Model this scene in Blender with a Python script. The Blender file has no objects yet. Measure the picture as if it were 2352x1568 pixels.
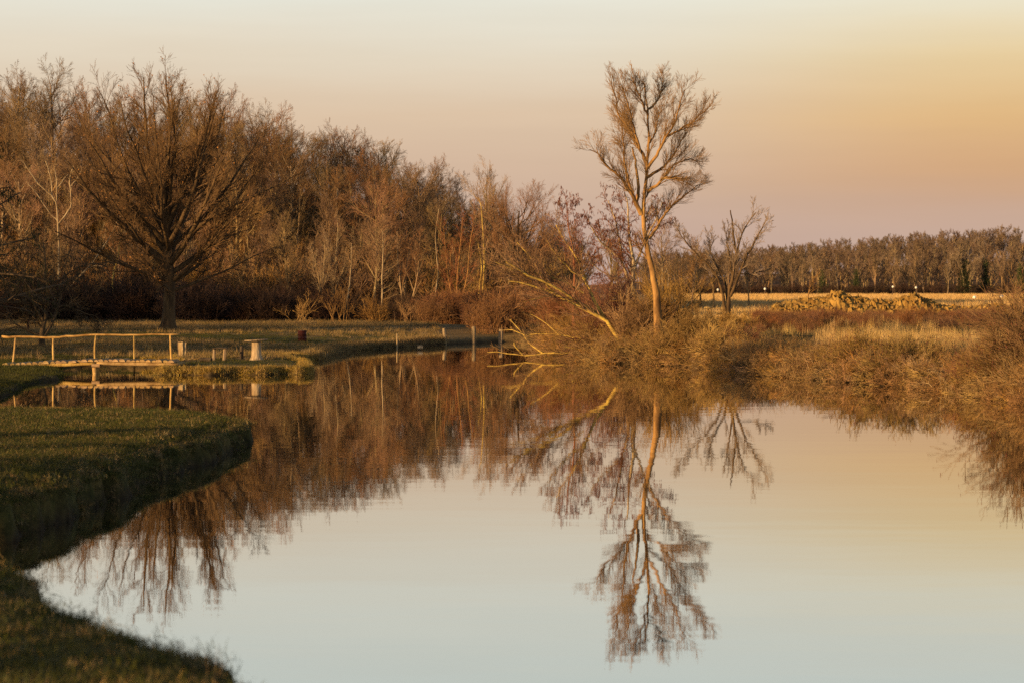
import bpy, math, random
import numpy as np
from mathutils import Vector

SC = bpy.context.scene
COL = SC.collection
R = math.radians

# ------------------------------------------------------------------ camera
F = 5553.0           # focal length in units of a 2352 wide picture (85 mm lens)
HOR, CX, EYE = 668.0, 1176.0, 2.5
cam = bpy.data.cameras.new('camera')
cam.lens = 85.0
cam.sensor_width = 36.0
cam.shift_y = -116.0 / 2352.0
cam.clip_start = 0.5
cam.clip_end = 9000
cam.dof.use_dof = True
cam.dof.focus_distance = 84.0
cam.dof.aperture_fstop = 2.8
camo = bpy.data.objects.new('camera', cam)
camo.location = (0, 0, EYE)
camo.rotation_euler = (R(90), 0, 0)
COL.objects.link(camo)
SC.camera = camo

# ------------------------------------------------------------------ light
SUN_AZ, SUN_EL = 53.0, 9.5      # degrees left of straight behind the camera / above the horizon
to_sun = Vector((-math.sin(R(SUN_AZ)) * math.cos(R(SUN_EL)), -math.cos(R(SUN_AZ)) * math.cos(R(SUN_EL)), math.sin(R(SUN_EL))))
sun = bpy.data.lights.new('sun', 'SUN')
sun.energy = 5.0
sun.angle = R(0.53)
sun.color = (1.0, 0.63, 0.26)
suno = bpy.data.objects.new('sun', sun)
suno.rotation_euler = (-to_sun).to_track_quat('-Z', 'Y').to_euler()
suno.location = (-60, -40, 30)
COL.objects.link(suno)


def lin(r, g, b, k=1.0):
    def c(v):
        v /= 255.0
        return (v / 12.92 if v <= 0.04045 else ((v + 0.055) / 1.055) ** 2.4) * k
    return (c(r), c(g), c(b), 1.0)


world = bpy.data.worlds.new('World')
SC.world = world
world.use_nodes = True
nt = world.node_tree
nt.nodes.clear()


def node(t, typ, **kw):
    n = t.nodes.new(typ)
    for k, v in kw.items():
        setattr(n, k, v)
    return n


def math_n(t, op, a, b=None, c=None):
    n = t.nodes.new('ShaderNodeMath')
    n.operation = op
    for i, v in enumerate((a, b, c)):
        if v is None:
            continue
        if isinstance(v, (int, float)):
            n.inputs[i].default_value = v
        else:
            t.links.new(v, n.inputs[i])
    return n.outputs[0]


def build_sky():
    sky = node(nt, 'ShaderNodeTexSky', sky_type='NISHITA', sun_disc=False)
    sky.sun_elevation = R(SUN_EL)
    sky.sun_rotation = R(180 + SUN_AZ)
    sky.dust_density = 3.0
    tc = node(nt, 'ShaderNodeTexCoord')
    sep = node(nt, 'ShaderNodeSeparateXYZ')
    nt.links.new(tc.outputs['Generated'], sep.inputs[0])
    # soft uneven veil: the height is nudged a little by wide noise
    mp = node(nt, 'ShaderNodeMapping')
    mp.inputs['Scale'].default_value = (3, 3, 30)
    nt.links.new(tc.outputs['Generated'], mp.inputs[0])
    nz = node(nt, 'ShaderNodeTexNoise')
    nz.inputs['Scale'].default_value = 1.6
    nz.inputs['Detail'].default_value = 3
    nt.links.new(mp.outputs[0], nz.inputs['Vector'])
    wob = math_n(nt, 'MULTIPLY', math_n(nt, 'SUBTRACT', nz.outputs['Fac'], 0.5), 0.015)
    el = math_n(nt, 'ADD', sep.outputs['Z'], wob)
    ramp = node(nt, 'ShaderNodeValToRGB')
    cr = ramp.color_ramp
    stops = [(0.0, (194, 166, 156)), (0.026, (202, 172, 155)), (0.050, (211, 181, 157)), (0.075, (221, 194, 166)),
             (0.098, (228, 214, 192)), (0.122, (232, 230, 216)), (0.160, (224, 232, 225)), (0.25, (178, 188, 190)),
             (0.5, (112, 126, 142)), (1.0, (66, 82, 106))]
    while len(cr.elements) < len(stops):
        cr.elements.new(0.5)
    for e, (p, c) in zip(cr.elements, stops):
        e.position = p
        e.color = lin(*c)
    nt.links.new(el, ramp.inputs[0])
    # golden veil low in the sky on the right
    az = math_n(nt, 'ARCTAN2', sep.outputs['X'], sep.outputs['Y'])
    sm = node(nt, 'ShaderNodeMapRange', interpolation_type='SMOOTHERSTEP')
    nt.links.new(math_n(nt, 'ADD', az, math_n(nt, 'MULTIPLY', wob, 2.0)), sm.inputs[0])
    sm.inputs[1].default_value = R(0.0); sm.inputs[2].default_value = R(13.0)
    sm2 = node(nt, 'ShaderNodeMapRange', interpolation_type='SMOOTHERSTEP')
    nt.links.new(az, sm2.inputs[0])
    sm2.inputs[1].default_value = R(85); sm2.inputs[2].default_value = R(30)
    lo = node(nt, 'ShaderNodeMapRange', interpolation_type='SMOOTHERSTEP')
    nt.links.new(el, lo.inputs[0]); lo.inputs[1].default_value = 0.012; lo.inputs[2].default_value = 0.055
    hi = node(nt, 'ShaderNodeMapRange', interpolation_type='SMOOTHERSTEP')
    nt.links.new(el, hi.inputs[0]); hi.inputs[1].default_value = 0.165; hi.inputs[2].default_value = 0.085
    fac = math_n(nt, 'MULTIPLY', math_n(nt, 'MULTIPLY', sm.outputs[0], sm2.outputs[0]), math_n(nt, 'MULTIPLY', lo.outputs[0], hi.outputs[0]))
    fac = math_n(nt, 'MULTIPLY', fac, 0.72)
    r2 = node(nt, 'ShaderNodeValToRGB')
    c2 = r2.color_ramp
    st2 = [(0.0, (190, 152, 134)), (0.035, (199, 153, 122)), (0.052, (212, 160, 108)), (0.072, (226, 176, 106)), (0.095, (233, 200, 138)), (0.122, (238, 224, 186))]
    while len(c2.elements) < len(st2):
        c2.elements.new(0.5)
    for e, (p, c) in zip(c2.elements, st2):
        e.position = p
        e.color = lin(*c)
    nt.links.new(el, r2.inputs[0])
    mix = node(nt, 'ShaderNodeMixRGB')
    nt.links.new(fac, mix.inputs[0])
    nt.links.new(ramp.outputs[0], mix.inputs[1])
    nt.links.new(r2.outputs[0], mix.inputs[2])
    mp2 = node(nt, 'ShaderNodeMapping')
    mp2.inputs['Scale'].default_value = (5, 5, 60)
    mp2.inputs['Rotation'].default_value = (0.03, 0.05, 0)
    nt.links.new(tc.outputs['Generated'], mp2.inputs[0])
    nz2 = node(nt, 'ShaderNodeTexNoise')
    nz2.inputs['Scale'].default_value = 1.3; nz2.inputs['Detail'].default_value = 5; nz2.inputs['Roughness'].default_value = 0.6
    nt.links.new(mp2.outputs[0], nz2.inputs['Vector'])
    st = math_n(nt, 'ADD', math_n(nt, 'MULTIPLY', nz2.outputs['Fac'], 0.10), 0.95)
    stv = node(nt, 'ShaderNodeVectorMath', operation='SCALE')
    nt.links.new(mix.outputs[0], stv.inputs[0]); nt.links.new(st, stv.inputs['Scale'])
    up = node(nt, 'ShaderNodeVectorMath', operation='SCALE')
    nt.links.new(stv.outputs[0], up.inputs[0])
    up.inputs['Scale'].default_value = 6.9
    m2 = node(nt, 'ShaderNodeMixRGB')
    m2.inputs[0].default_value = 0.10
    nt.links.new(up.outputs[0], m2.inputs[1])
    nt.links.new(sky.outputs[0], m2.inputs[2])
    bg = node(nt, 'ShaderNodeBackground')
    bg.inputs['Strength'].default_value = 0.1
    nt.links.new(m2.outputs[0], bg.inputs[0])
    out = node(nt, 'ShaderNodeOutputWorld')
    nt.links.new(bg.outputs[0], out.inputs[0])


build_sky()
SC.view_settings.view_transform = 'Standard'
SC.view_settings.look = 'None'
SC.view_settings.gamma = 1.0
SC.view_settings.exposure = 0.62
SC.cycles.use_denoising = False
SC.cycles.max_bounces = 6
SC.cycles.diffuse_bounces = 3
SC.cycles.glossy_bounces = 3
SC.cycles.transparent_max_bounces = 6
SC.cycles.sample_clamp_indirect = 4.0
SC.cycles.sample_clamp_direct = 3.0


# ------------------------------------------------------------------ picture -> place
def at_d(x, y, d):
    """point seen at picture position x, y (2352 wide) at distance d"""
    return ((x - CX) / F * d, d, EYE - (y - HOR) / F * d)


def at_z(x, y, z=0.0):
    d = (EYE - z) * F / (y - HOR)
    return ((x - CX) / F * d, d)


def sstep(x, a, b):
    t = np.clip((np.asarray(x, float) - a) / (b - a), 0, 1)
    return t * t * (3 - 2 * t)


# ------------------------------------------------------------------ object helpers
def tag(o, label=None, cat=None, group=None, kind=None):
    if label: o['label'] = label
    if cat: o['category'] = cat
    if group: o['group'] = group
    if kind: o['kind'] = kind
    return o


def np_mesh(name, V, Q, mat=None, smooth=True, tris=False):
    """mesh from numpy vertices and quads (or triangles)"""
    V = np.ascontiguousarray(V, np.float32)
    Q = np.ascontiguousarray(Q, np.int32)
    me = bpy.data.meshes.new(name)
    n, k = Q.shape
    me.vertices.add(len(V)); me.vertices.foreach_set('co', V.ravel())
    me.loops.add(n * k); me.loops.foreach_set('vertex_index', Q.ravel())
    me.polygons.add(n)
    me.polygons.foreach_set('loop_start', np.arange(0, n * k, k, dtype=np.int32))
    me.polygons.foreach_set('use_smooth', np.full(n, smooth, dtype=bool))
    me.update(calc_edges=True)
    if mat: me.materials.append(mat)
    return me


def obj(name, me, parent=None, loc=(0, 0, 0)):
    o = bpy.data.objects.new(name, me)
    o.location = loc
    COL.objects.link(o)
    if parent: o.parent = parent
    return o


def empty(name, loc, rz=0.0, sc=1.0):
    o = bpy.data.objects.new(name, None)
    o.empty_display_size = 0.3
    o.location = loc
    o.rotation_euler = (0, 0, rz)
    o.scale = (sc, sc, sc)
    COL.objects.link(o)
    return o


def tubes(groups):
    """list of (pts N,K,3  rad N,K  sides) -> V, Q"""
    Vs, Qs, base = [], [], 0
    for pts, rad, S in groups:
        N, K, _ = pts.shape
        if N == 0: continue
        tan = np.empty_like(pts)
        tan[:, 1:-1] = pts[:, 2:] - pts[:, :-2]
        tan[:, 0] = pts[:, 1] - pts[:, 0]
        tan[:, -1] = pts[:, -1] - pts[:, -2]
        tan /= np.linalg.norm(tan, axis=2, keepdims=True) + 1e-9
        ov = pts[:, -1] - pts[:, 0]
        ax = np.argmin(np.abs(ov), axis=1)
        ref = np.zeros((N, 3)); ref[np.arange(N), ax] = 1
        u = np.cross(tan, ref[:, None, :]); u /= np.linalg.norm(u, axis=2, keepdims=True) + 1e-9
        v = np.cross(tan, u)
        th = np.arange(S) * 2 * math.pi / S
        ring = (u[:, :, None, :] * np.cos(th)[None, None, :, None] + v[:, :, None, :] * np.sin(th)[None, None, :, None])
        Vv = pts[:, :, None, :] + ring * rad[:, :, None, None]
        idx = base + np.arange(N * K * S).reshape(N, K, S)
        a = idx[:, :-1, :]; b = np.roll(a, -1, axis=2)
        d = idx[:, 1:, :]; c = np.roll(d, -1, axis=2)
        Qs.append(np.stack([a, b, c, d], -1).reshape(-1, 4))
        Vs.append(Vv.reshape(-1, 3)); base += N * K * S
    return np.concatenate(Vs), np.concatenate(Qs)


class MB:
    """boxes and shaped solids collected into one mesh part"""
    def __init__(s): s.v, s.f = [], []

    def add(s, V, Fs):
        b = len(s.v)
        s.v += [tuple(p) for p in V]
        s.f += [tuple(i + b for i in f) for f in Fs]

    def tube(s, pts, rads, S=8, caps=True, jit=0.0, seed=0):
        P = np.array(pts, float)[None]; Rr = np.array(rads, float)[None]
        V, Q = tubes([(P, Rr, S)])
        if jit:
            V = V + np.random.default_rng(seed).normal(0, jit, V.shape)
        Fs = [tuple(q) for q in Q]
        n = len(pts)
        if caps:
            Fs.append(tuple(range(S - 1, -1, -1)))
            Fs.append(tuple(range((n - 1) * S, n * S)))
        s.add(V, Fs)

    def build(s, name, mat, parent=None, loc=(0, 0, 0), smooth=False):
        me = bpy.data.meshes.new(name)
        me.from_pydata(s.v, [], s.f)
        me.materials.append(mat)
        if smooth:
            me.polygons.foreach_set('use_smooth', [len(p.vertices) == 4 for p in me.polygons])
        me.update()
        return obj(name, me, parent, loc)


# ------------------------------------------------------------------ materials
def material(name, c1, c2, scale=6.0, rough=0.9, bump=0.0, vary=0.0, detail=4.0, coord='Object', c3=None, c3_at=0.62, stretch=(1, 1, 1), spec=0.2, tint=False, bscale=None):
    m = bpy.data.materials.new(name)
    m.use_nodes = True
    t = m.node_tree
    t.nodes.clear()
    out = node(t, 'ShaderNodeOutputMaterial')
    p = node(t, 'ShaderNodeBsdfPrincipled')
    t.links.new(p.outputs[0], out.inputs[0])
    p.inputs['Roughness'].default_value = rough
    p.inputs['Specular IOR Level'].default_value = spec
    tc = node(t, 'ShaderNodeTexCoord')
    mp = node(t, 'ShaderNodeMapping')
    mp.inputs['Scale'].default_value = stretch
    t.links.new(tc.outputs[coord], mp.inputs[0])
    nz = node(t, 'ShaderNodeTexNoise')
    nz.inputs['Scale'].default_value = scale
    nz.inputs['Detail'].default_value = detail
    nz.inputs['Roughness'].default_value = 0.65
    t.links.new(mp.outputs[0], nz.inputs['Vector'])
    cr = node(t, 'ShaderNodeValToRGB')
    e = cr.color_ramp.elements
    e[0].position, e[0].color = 0.36, (*c1, 1)
    e[1].position, e[1].color = 0.60, (*c2, 1)
    if c3:
        x = e.new(c3_at); x.color = (*c3, 1)
        e[1].position = min(0.6, c3_at - 0.06)
    t.links.new(nz.outputs['Fac'], cr.inputs[0])
    col = cr.outputs[0]
    if vary:
        if tint:
            oi = node(t, 'ShaderNodeAttribute', attribute_type='INSTANCER', attribute_name='tint').outputs['Fac']
        else:
            oi = node(t, 'ShaderNodeObjectInfo').outputs['Random']
        hs = node(t, 'ShaderNodeHueSaturation')
        t.links.new(col, hs.inputs['Color'])
        t.links.new(math_n(t, 'ADD', math_n(t, 'MULTIPLY', oi, vary * 0.05), 0.5 - vary * 0.025), hs.inputs['Hue'])
        t.links.new(math_n(t, 'ADD', math_n(t, 'MULTIPLY', math_n(t, 'FRACT', math_n(t, 'MULTIPLY', oi, 7.31)), vary), 1.0 - vary * 0.5), hs.inputs['Value'])
        t.links.new(math_n(t, 'ADD', math_n(t, 'MULTIPLY', math_n(t, 'FRACT', math_n(t, 'MULTIPLY', oi, 3.77)), vary * 0.5), 1.0 - vary * 0.25), hs.inputs['Saturation'])
        col = hs.outputs[0]
    t.links.new(col, p.inputs['Base Color'])
    if bump:
        b = node(t, 'ShaderNodeBump')
        b.inputs['Strength'].default_value = bump
        b.inputs['Distance'].default_value = 0.03
        src = nz
        if bscale:
            src = node(t, 'ShaderNodeTexNoise')
            src.inputs['Scale'].default_value = bscale
            src.inputs['Detail'].default_value = 5
            t.links.new(mp.outputs[0], src.inputs['Vector'])
        t.links.new(src.outputs['Fac'], b.inputs['Height'])
        t.links.new(b.outputs[0], p.inputs['Normal'])
    return m


M = {}
M['oak_bark'] = material('oak_bark', (0.045, 0.028, 0.016), (0.13, 0.08, 0.038), 5, bump=0.6, stretch=(1, 1, 0.25), bscale=14)
M['oak_twig'] = material('oak_twig', (0.085, 0.048, 0.024), (0.19, 0.112, 0.052), 0.8)
M['wood_bark'] = material('wood_bark', (0.13, 0.085, 0.048), (0.32, 0.22, 0.12), 2.5, vary=0.6, stretch=(1, 1, 0.3))
M['wood_twig'] = material('wood_twig', (0.160, 0.092, 0.050), (0.275, 0.168, 0.090), 0.5, vary=0.7)
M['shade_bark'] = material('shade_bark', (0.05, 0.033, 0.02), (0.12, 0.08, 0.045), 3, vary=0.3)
M['willow_bark'] = material('willow_bark', (0.12, 0.062, 0.024), (0.36, 0.20, 0.07), 2.4, bump=0.7, stretch=(1, 1, 0.35), c3=(0.48, 0.29, 0.085), c3_at=0.68, bscale=12)
M['willow_twig'] = material('willow_twig', (0.16, 0.09, 0.04), (0.30, 0.18, 0.08), 0.8)
M['lichen_bark'] = material('lichen_bark', (0.26, 0.16, 0.05), (0.55, 0.38, 0.09), 2.6, bump=0.5, c3=(0.62, 0.45, 0.10), c3_at=0.66, bscale=12)
M['pale_bark'] = material('pale_bark', (0.19, 0.13, 0.075), (0.42, 0.32, 0.20), 2.0, bump=0.2, stretch=(1, 1, 0.6))
M['haze_grey_twig'] = material('haze_grey_twig', (0.15, 0.10, 0.068), (0.25, 0.175, 0.12), 0.5, vary=0.5)  # greyer twig colour, painted in to stand for haze over the far forest
M['red_twig'] = material('red_twig', (0.15, 0.06, 0.035), (0.26, 0.12, 0.07), 0.9, vary=0.4)
M['catkin'] = material('catkin', (0.24, 0.085, 0.055), (0.36, 0.15, 0.10), 3, vary=0.2)
M['shrub'] = material('shrub', (0.145, 0.080, 0.034), (0.40, 0.24, 0.098), 1.1, vary=0.6)
M['shrub_i'] = material('shrub_i', (0.135, 0.075, 0.032), (0.37, 0.222, 0.092), 1.1, vary=0.6, tint=True)
M['dark_shrub'] = material('dark_shrub', (0.085, 0.05, 0.022), (0.24, 0.15, 0.062), 1.1, vary=0.5)
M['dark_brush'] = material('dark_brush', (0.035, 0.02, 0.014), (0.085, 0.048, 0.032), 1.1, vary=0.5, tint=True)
M['red_brush'] = material('red_brush', (0.15, 0.068, 0.035), (0.27, 0.135, 0.065), 1.0, vary=0.4, tint=True)
M['reed'] = material('reed', (0.32, 0.205, 0.08), (0.56, 0.39, 0.17), 1.4, vary=0.35, tint=True)
M['straw'] = material('straw', (0.17, 0.11, 0.045), (0.36, 0.25, 0.11), 1.4, vary=0.5, tint=True)
M['field'] = material('field', (0.40, 0.25, 0.10), (0.60, 0.40, 0.17), 1.4, vary=0.3, tint=True)
M['grass'] = material('grass', (0.030, 0.035, 0.009), (0.082, 0.082, 0.019), 2.0, vary=0.8, tint=True)
M['gold_grass'] = material('gold_grass', (0.22, 0.145, 0.035), (0.46, 0.31, 0.085), 2.0, vary=0.5, tint=True)
M['leaf'] = material('leaf', (0.22, 0.10, 0.03), (0.38, 0.18, 0.06), 2.0)
M['needle'] = material('needle', (0.018, 0.018, 0.008), (0.05, 0.045, 0.016), 2.0)
M['ivy'] = material('ivy', (0.028, 0.034, 0.012), (0.07, 0.08, 0.028), 2.0, vary=0.3)
M['pole_wood'] = material('pole_wood', (0.24, 0.14, 0.05), (0.50, 0.33, 0.13), 3.2, vary=0.3, bump=0.25, stretch=(1, 1, 1), bscale=20)
M['log_bark'] = material('log_bark', (0.24, 0.15, 0.07), (0.46, 0.31, 0.15), 7, bump=0.4, vary=0.4)
M['plank'] = material('plank', (0.28, 0.19, 0.105), (0.48, 0.35, 0.20), 3, bump=0.25, stretch=(8, 8, 0.6), vary=0.25)
M['grey_wood'] = material('grey_wood', (0.17, 0.115, 0.07), (0.34, 0.245, 0.155), 3, bump=0.3, stretch=(8, 8, 0.6), vary=0.3)
M['dark_wood'] = material('dark_wood', (0.035, 0.025, 0.018), (0.09, 0.065, 0.045), 3, bump=0.3, stretch=(8, 8, 0.6))
M['stump'] = material('stump', (0.24, 0.165, 0.10), (0.50, 0.38, 0.25), 5, bump=0.8, stretch=(1, 1, 0.3), bscale=16)
M['rust'] = material('rust', (0.055, 0.012, 0.008), (0.10, 0.024, 0.015), 5, rough=0.6, bump=0.1)
M['metal'] = material('metal', (0.12, 0.07, 0.05), (0.2, 0.13, 0.09), 9, rough=0.6)
M['wire'] = material('wire', (0.07, 0.04, 0.025), (0.14, 0.085, 0.05), 4, rough=0.8)
M['clay'] = material('clay', (0.15, 0.082, 0.024), (0.38, 0.235, 0.07), 1.7, bump=0.9, vary=0.3, bscale=7)
M['stone'] = material('stone', (0.28, 0.19, 0.09), (0.48, 0.35, 0.18), 5, bump=0.4, vary=0.3)
M['white'] = material('white', (0.36, 0.32, 0.27), (0.52, 0.48, 0.42), 3, rough=0.7)
M['globe'] = material('globe', (0.78, 0.76, 0.70), (0.85, 0.83, 0.78), 3, rough=0.3, spec=0.5)

# ------------------------------------------------------------------ shore and terrain
Z = at_z
SHORE = [(26, -4), (9, 3.0), (3.2, 6), (0.2, 8.6), (-0.7, 10.9), (-1.15, 12.4), (-1.5, 13.3), (-1.85, 14.4), (-2.4, 15.1), (-2.7, 15.9), (-3.1, 16.3),
         (-3.32, 16.95), (-3.52, 18.0), (-4.0, 19.0), (-5.6, 20.6), (-8.2, 22.3), (-7.0, 23.1), Z(0, 1248), Z(60, 1228), Z(110, 1204), Z(170, 1192), Z(235, 1158),
         Z(300, 1134), Z(350, 1104), Z(400, 1092), Z(445, 1070), Z(480, 1064), Z(520, 1040), Z(562, 1027), Z(573, 1008), (-4.72, 42.0), (-6.1, 44.3), (-7.8, 44.9), (-9.5, 45.5), (-14, 46.5), (-21, 48.5),
         (-22, 51.5), (-17, 53.5), (-14, 55), Z(0, 914), Z(45, 895), Z(52, 884), Z(95, 876), Z(135, 872), Z(139, 863), (-13.9, 74.5), (-14.6, 78), (-15.6, 80.6), (-13.5, 81.3), (-11.6, 80.9),
         (-11.0, 78), (-10.9, 75), Z(357, 861), Z(420, 860.5), Z(480, 861.5), Z(540, 860), Z(600, 860.5), Z(650, 858.5), Z(690, 859.5), Z(716, 857), Z(713, 848), Z(672, 841), Z(655, 836), Z(690, 829), Z(735, 824),
         Z(745, 819), Z(770, 812), Z(800, 806), Z(850, 801.5), Z(897, 798), Z(940, 795), Z(976, 793), Z(1025, 790), Z(1089, 787.5), Z(1150, 785), (1.2, 118), (1.6, 110), (1.2, 101),
         Z(1252, 816), Z(1330, 824), Z(1400, 833), Z(1500, 837), Z(1600, 842), Z(1680, 852), Z(1760, 861), Z(1900, 873), Z(2050, 886), Z(2180, 898), Z(2280, 913), Z(2352, 926),
         (11.6, 49), (13.5, 44), (16, 38), (18, 30), (26, 15), (30, 0)]
SH = np.array(SHORE, float)


def shore_dist(P):
    """signed distance to the water's edge: positive on land"""
    P = np.asarray(P, float)
    out = np.empty(len(P))
    A = SH; B = np.roll(SH, -1, axis=0)
    E = B - A
    EE = (E ** 2).sum(1)
    for s in range(0, len(P), 60000):
        p = P[s:s + 60000]
        dist = np.full(len(p), 1e9)
        inside = np.zeros(len(p), bool)
        for i in range(len(A)):
            w = p - A[i]
            t = np.clip((w @ E[i]) / EE[i], 0, 1)
            q = w - t[:, None] * E[i]
            dist = np.minimum(dist, (q ** 2).sum(1))
            c = (A[i, 1] > p[:, 1]) != (B[i, 1] > p[:, 1])
            if E[i, 1] != 0:
                xi = A[i, 0] + (p[:, 1] - A[i, 1]) / E[i, 1] * E[i, 0]
                inside ^= c & (p[:, 0] < xi)
        d = np.sqrt(dist)
        out[s:s + 60000] = np.where(inside, -d, d)
    return out


_rs = np.random.default_rng(5)
_WV = [(_rs.uniform(0, 2 * math.pi), _rs.uniform(0, 6.28)) for _ in range(24)]


def wav(X, Y, wl, seed=0, n=5):
    s = 0
    for i in range(n):
        a, ph = _WV[(seed * 5 + i) % 24]
        k = 2 * math.pi / (wl * (0.6 + 0.25 * i))
        s = s + np.sin(k * (X * math.cos(a) + Y * math.sin(a)) + ph)
    return s / n


LY = [-200, 0, 8, 13, 20, 24, 30, 45, 57, 66, 73, 80, 100, 112, 122, 140, 165, 9000]
LZ = [1.0, .85, .75, .48, .50, .52, .46, .34, .17, .14, .22, .30, .42, .50, .60, .62, .50, .60]
RY = [-200, 0, 40, 60, 75, 90, 110, 150, 300, 550, 4000, 9000]
RZ = [.8, .8, .42, .42, .45, .72, .92, 1.05, 1.45, 1.8, 2.3, 2.4]
HX = [-400, -120, -60, -42, -35, -27, -18, -11, -6, 0, 12]
HZ = [11, 11, 10.6, 9.8, 9.0, 8.5, 7.0, 5.0, 3.2, 1.3, 0]


def height(X, Y, sd=None):
    X = np.asarray(X, float); Y = np.asarray(Y, float)
    if sd is None:
        sd = shore_dist(np.stack([X, Y], 1))
    w = sstep(X, -1.5, 4.0) * sstep(Y, 30, 60) + sstep(X, 4, 8) * (1 - sstep(Y, 30, 60))
    L = np.interp(Y, LY, LZ) * (1 - w) + np.interp(Y, RY, RZ) * w
    L = L + np.interp(X, HX, HZ) * sstep(Y, 156, 200) * (1 - sstep(Y, 330, 480))
    L = L + np.interp(X, [10, 40, 80, 130], [0, 3.5, 5.5, 9.0]) * sstep(Y, 545, 680) * (1 - sstep(Y, 1500, 3000))
    far = sstep(Y, 60, 100)
    L = L + wav(X, Y, 9, 0) * (0.02 + 0.05 * far) + wav(X, Y * 2.2, 3.1, 1) * (0.012 + 0.02 * far) + wav(X, Y, 0.7, 2) * 0.012 + wav(X, Y, 0.33, 3) * 0.007
    ne = np.where((Y < 50) & (X < 2), 1.15, np.where((Y < 95) & (X < 0), 0.5, 1.0))
    edge = sd + ne * (0.10 * wav(X, Y, 2.3, 2) + 0.12 * wav(X, Y, 0.9, 3) + 0.06 * wav(X, Y, 0.35, 1))
    lowb = sstep(Y, 82, 90) * (1 - sstep(X, 0, 3))
    near = ((Y < 50) & (X < 2)) * 0.06
    k = (0.80 - 0.45 * lowb - near) * sstep(edge, -0.02, 0.13) + (0.20 - 0.05 * lowb + near) * sstep(edge, 0.08, 0.75) + 0.5 * lowb * sstep(edge, 0.2, 9.0)
    z = np.where(edge > -0.02, -0.05 + (np.maximum(L, 0.15) + 0.05) * k, -0.05 - 0.9 * sstep(-edge, 0, 1.2))
    return z


def gz(x, y):
    return float(height(np.array([x]), np.array([y]))[0])


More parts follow.
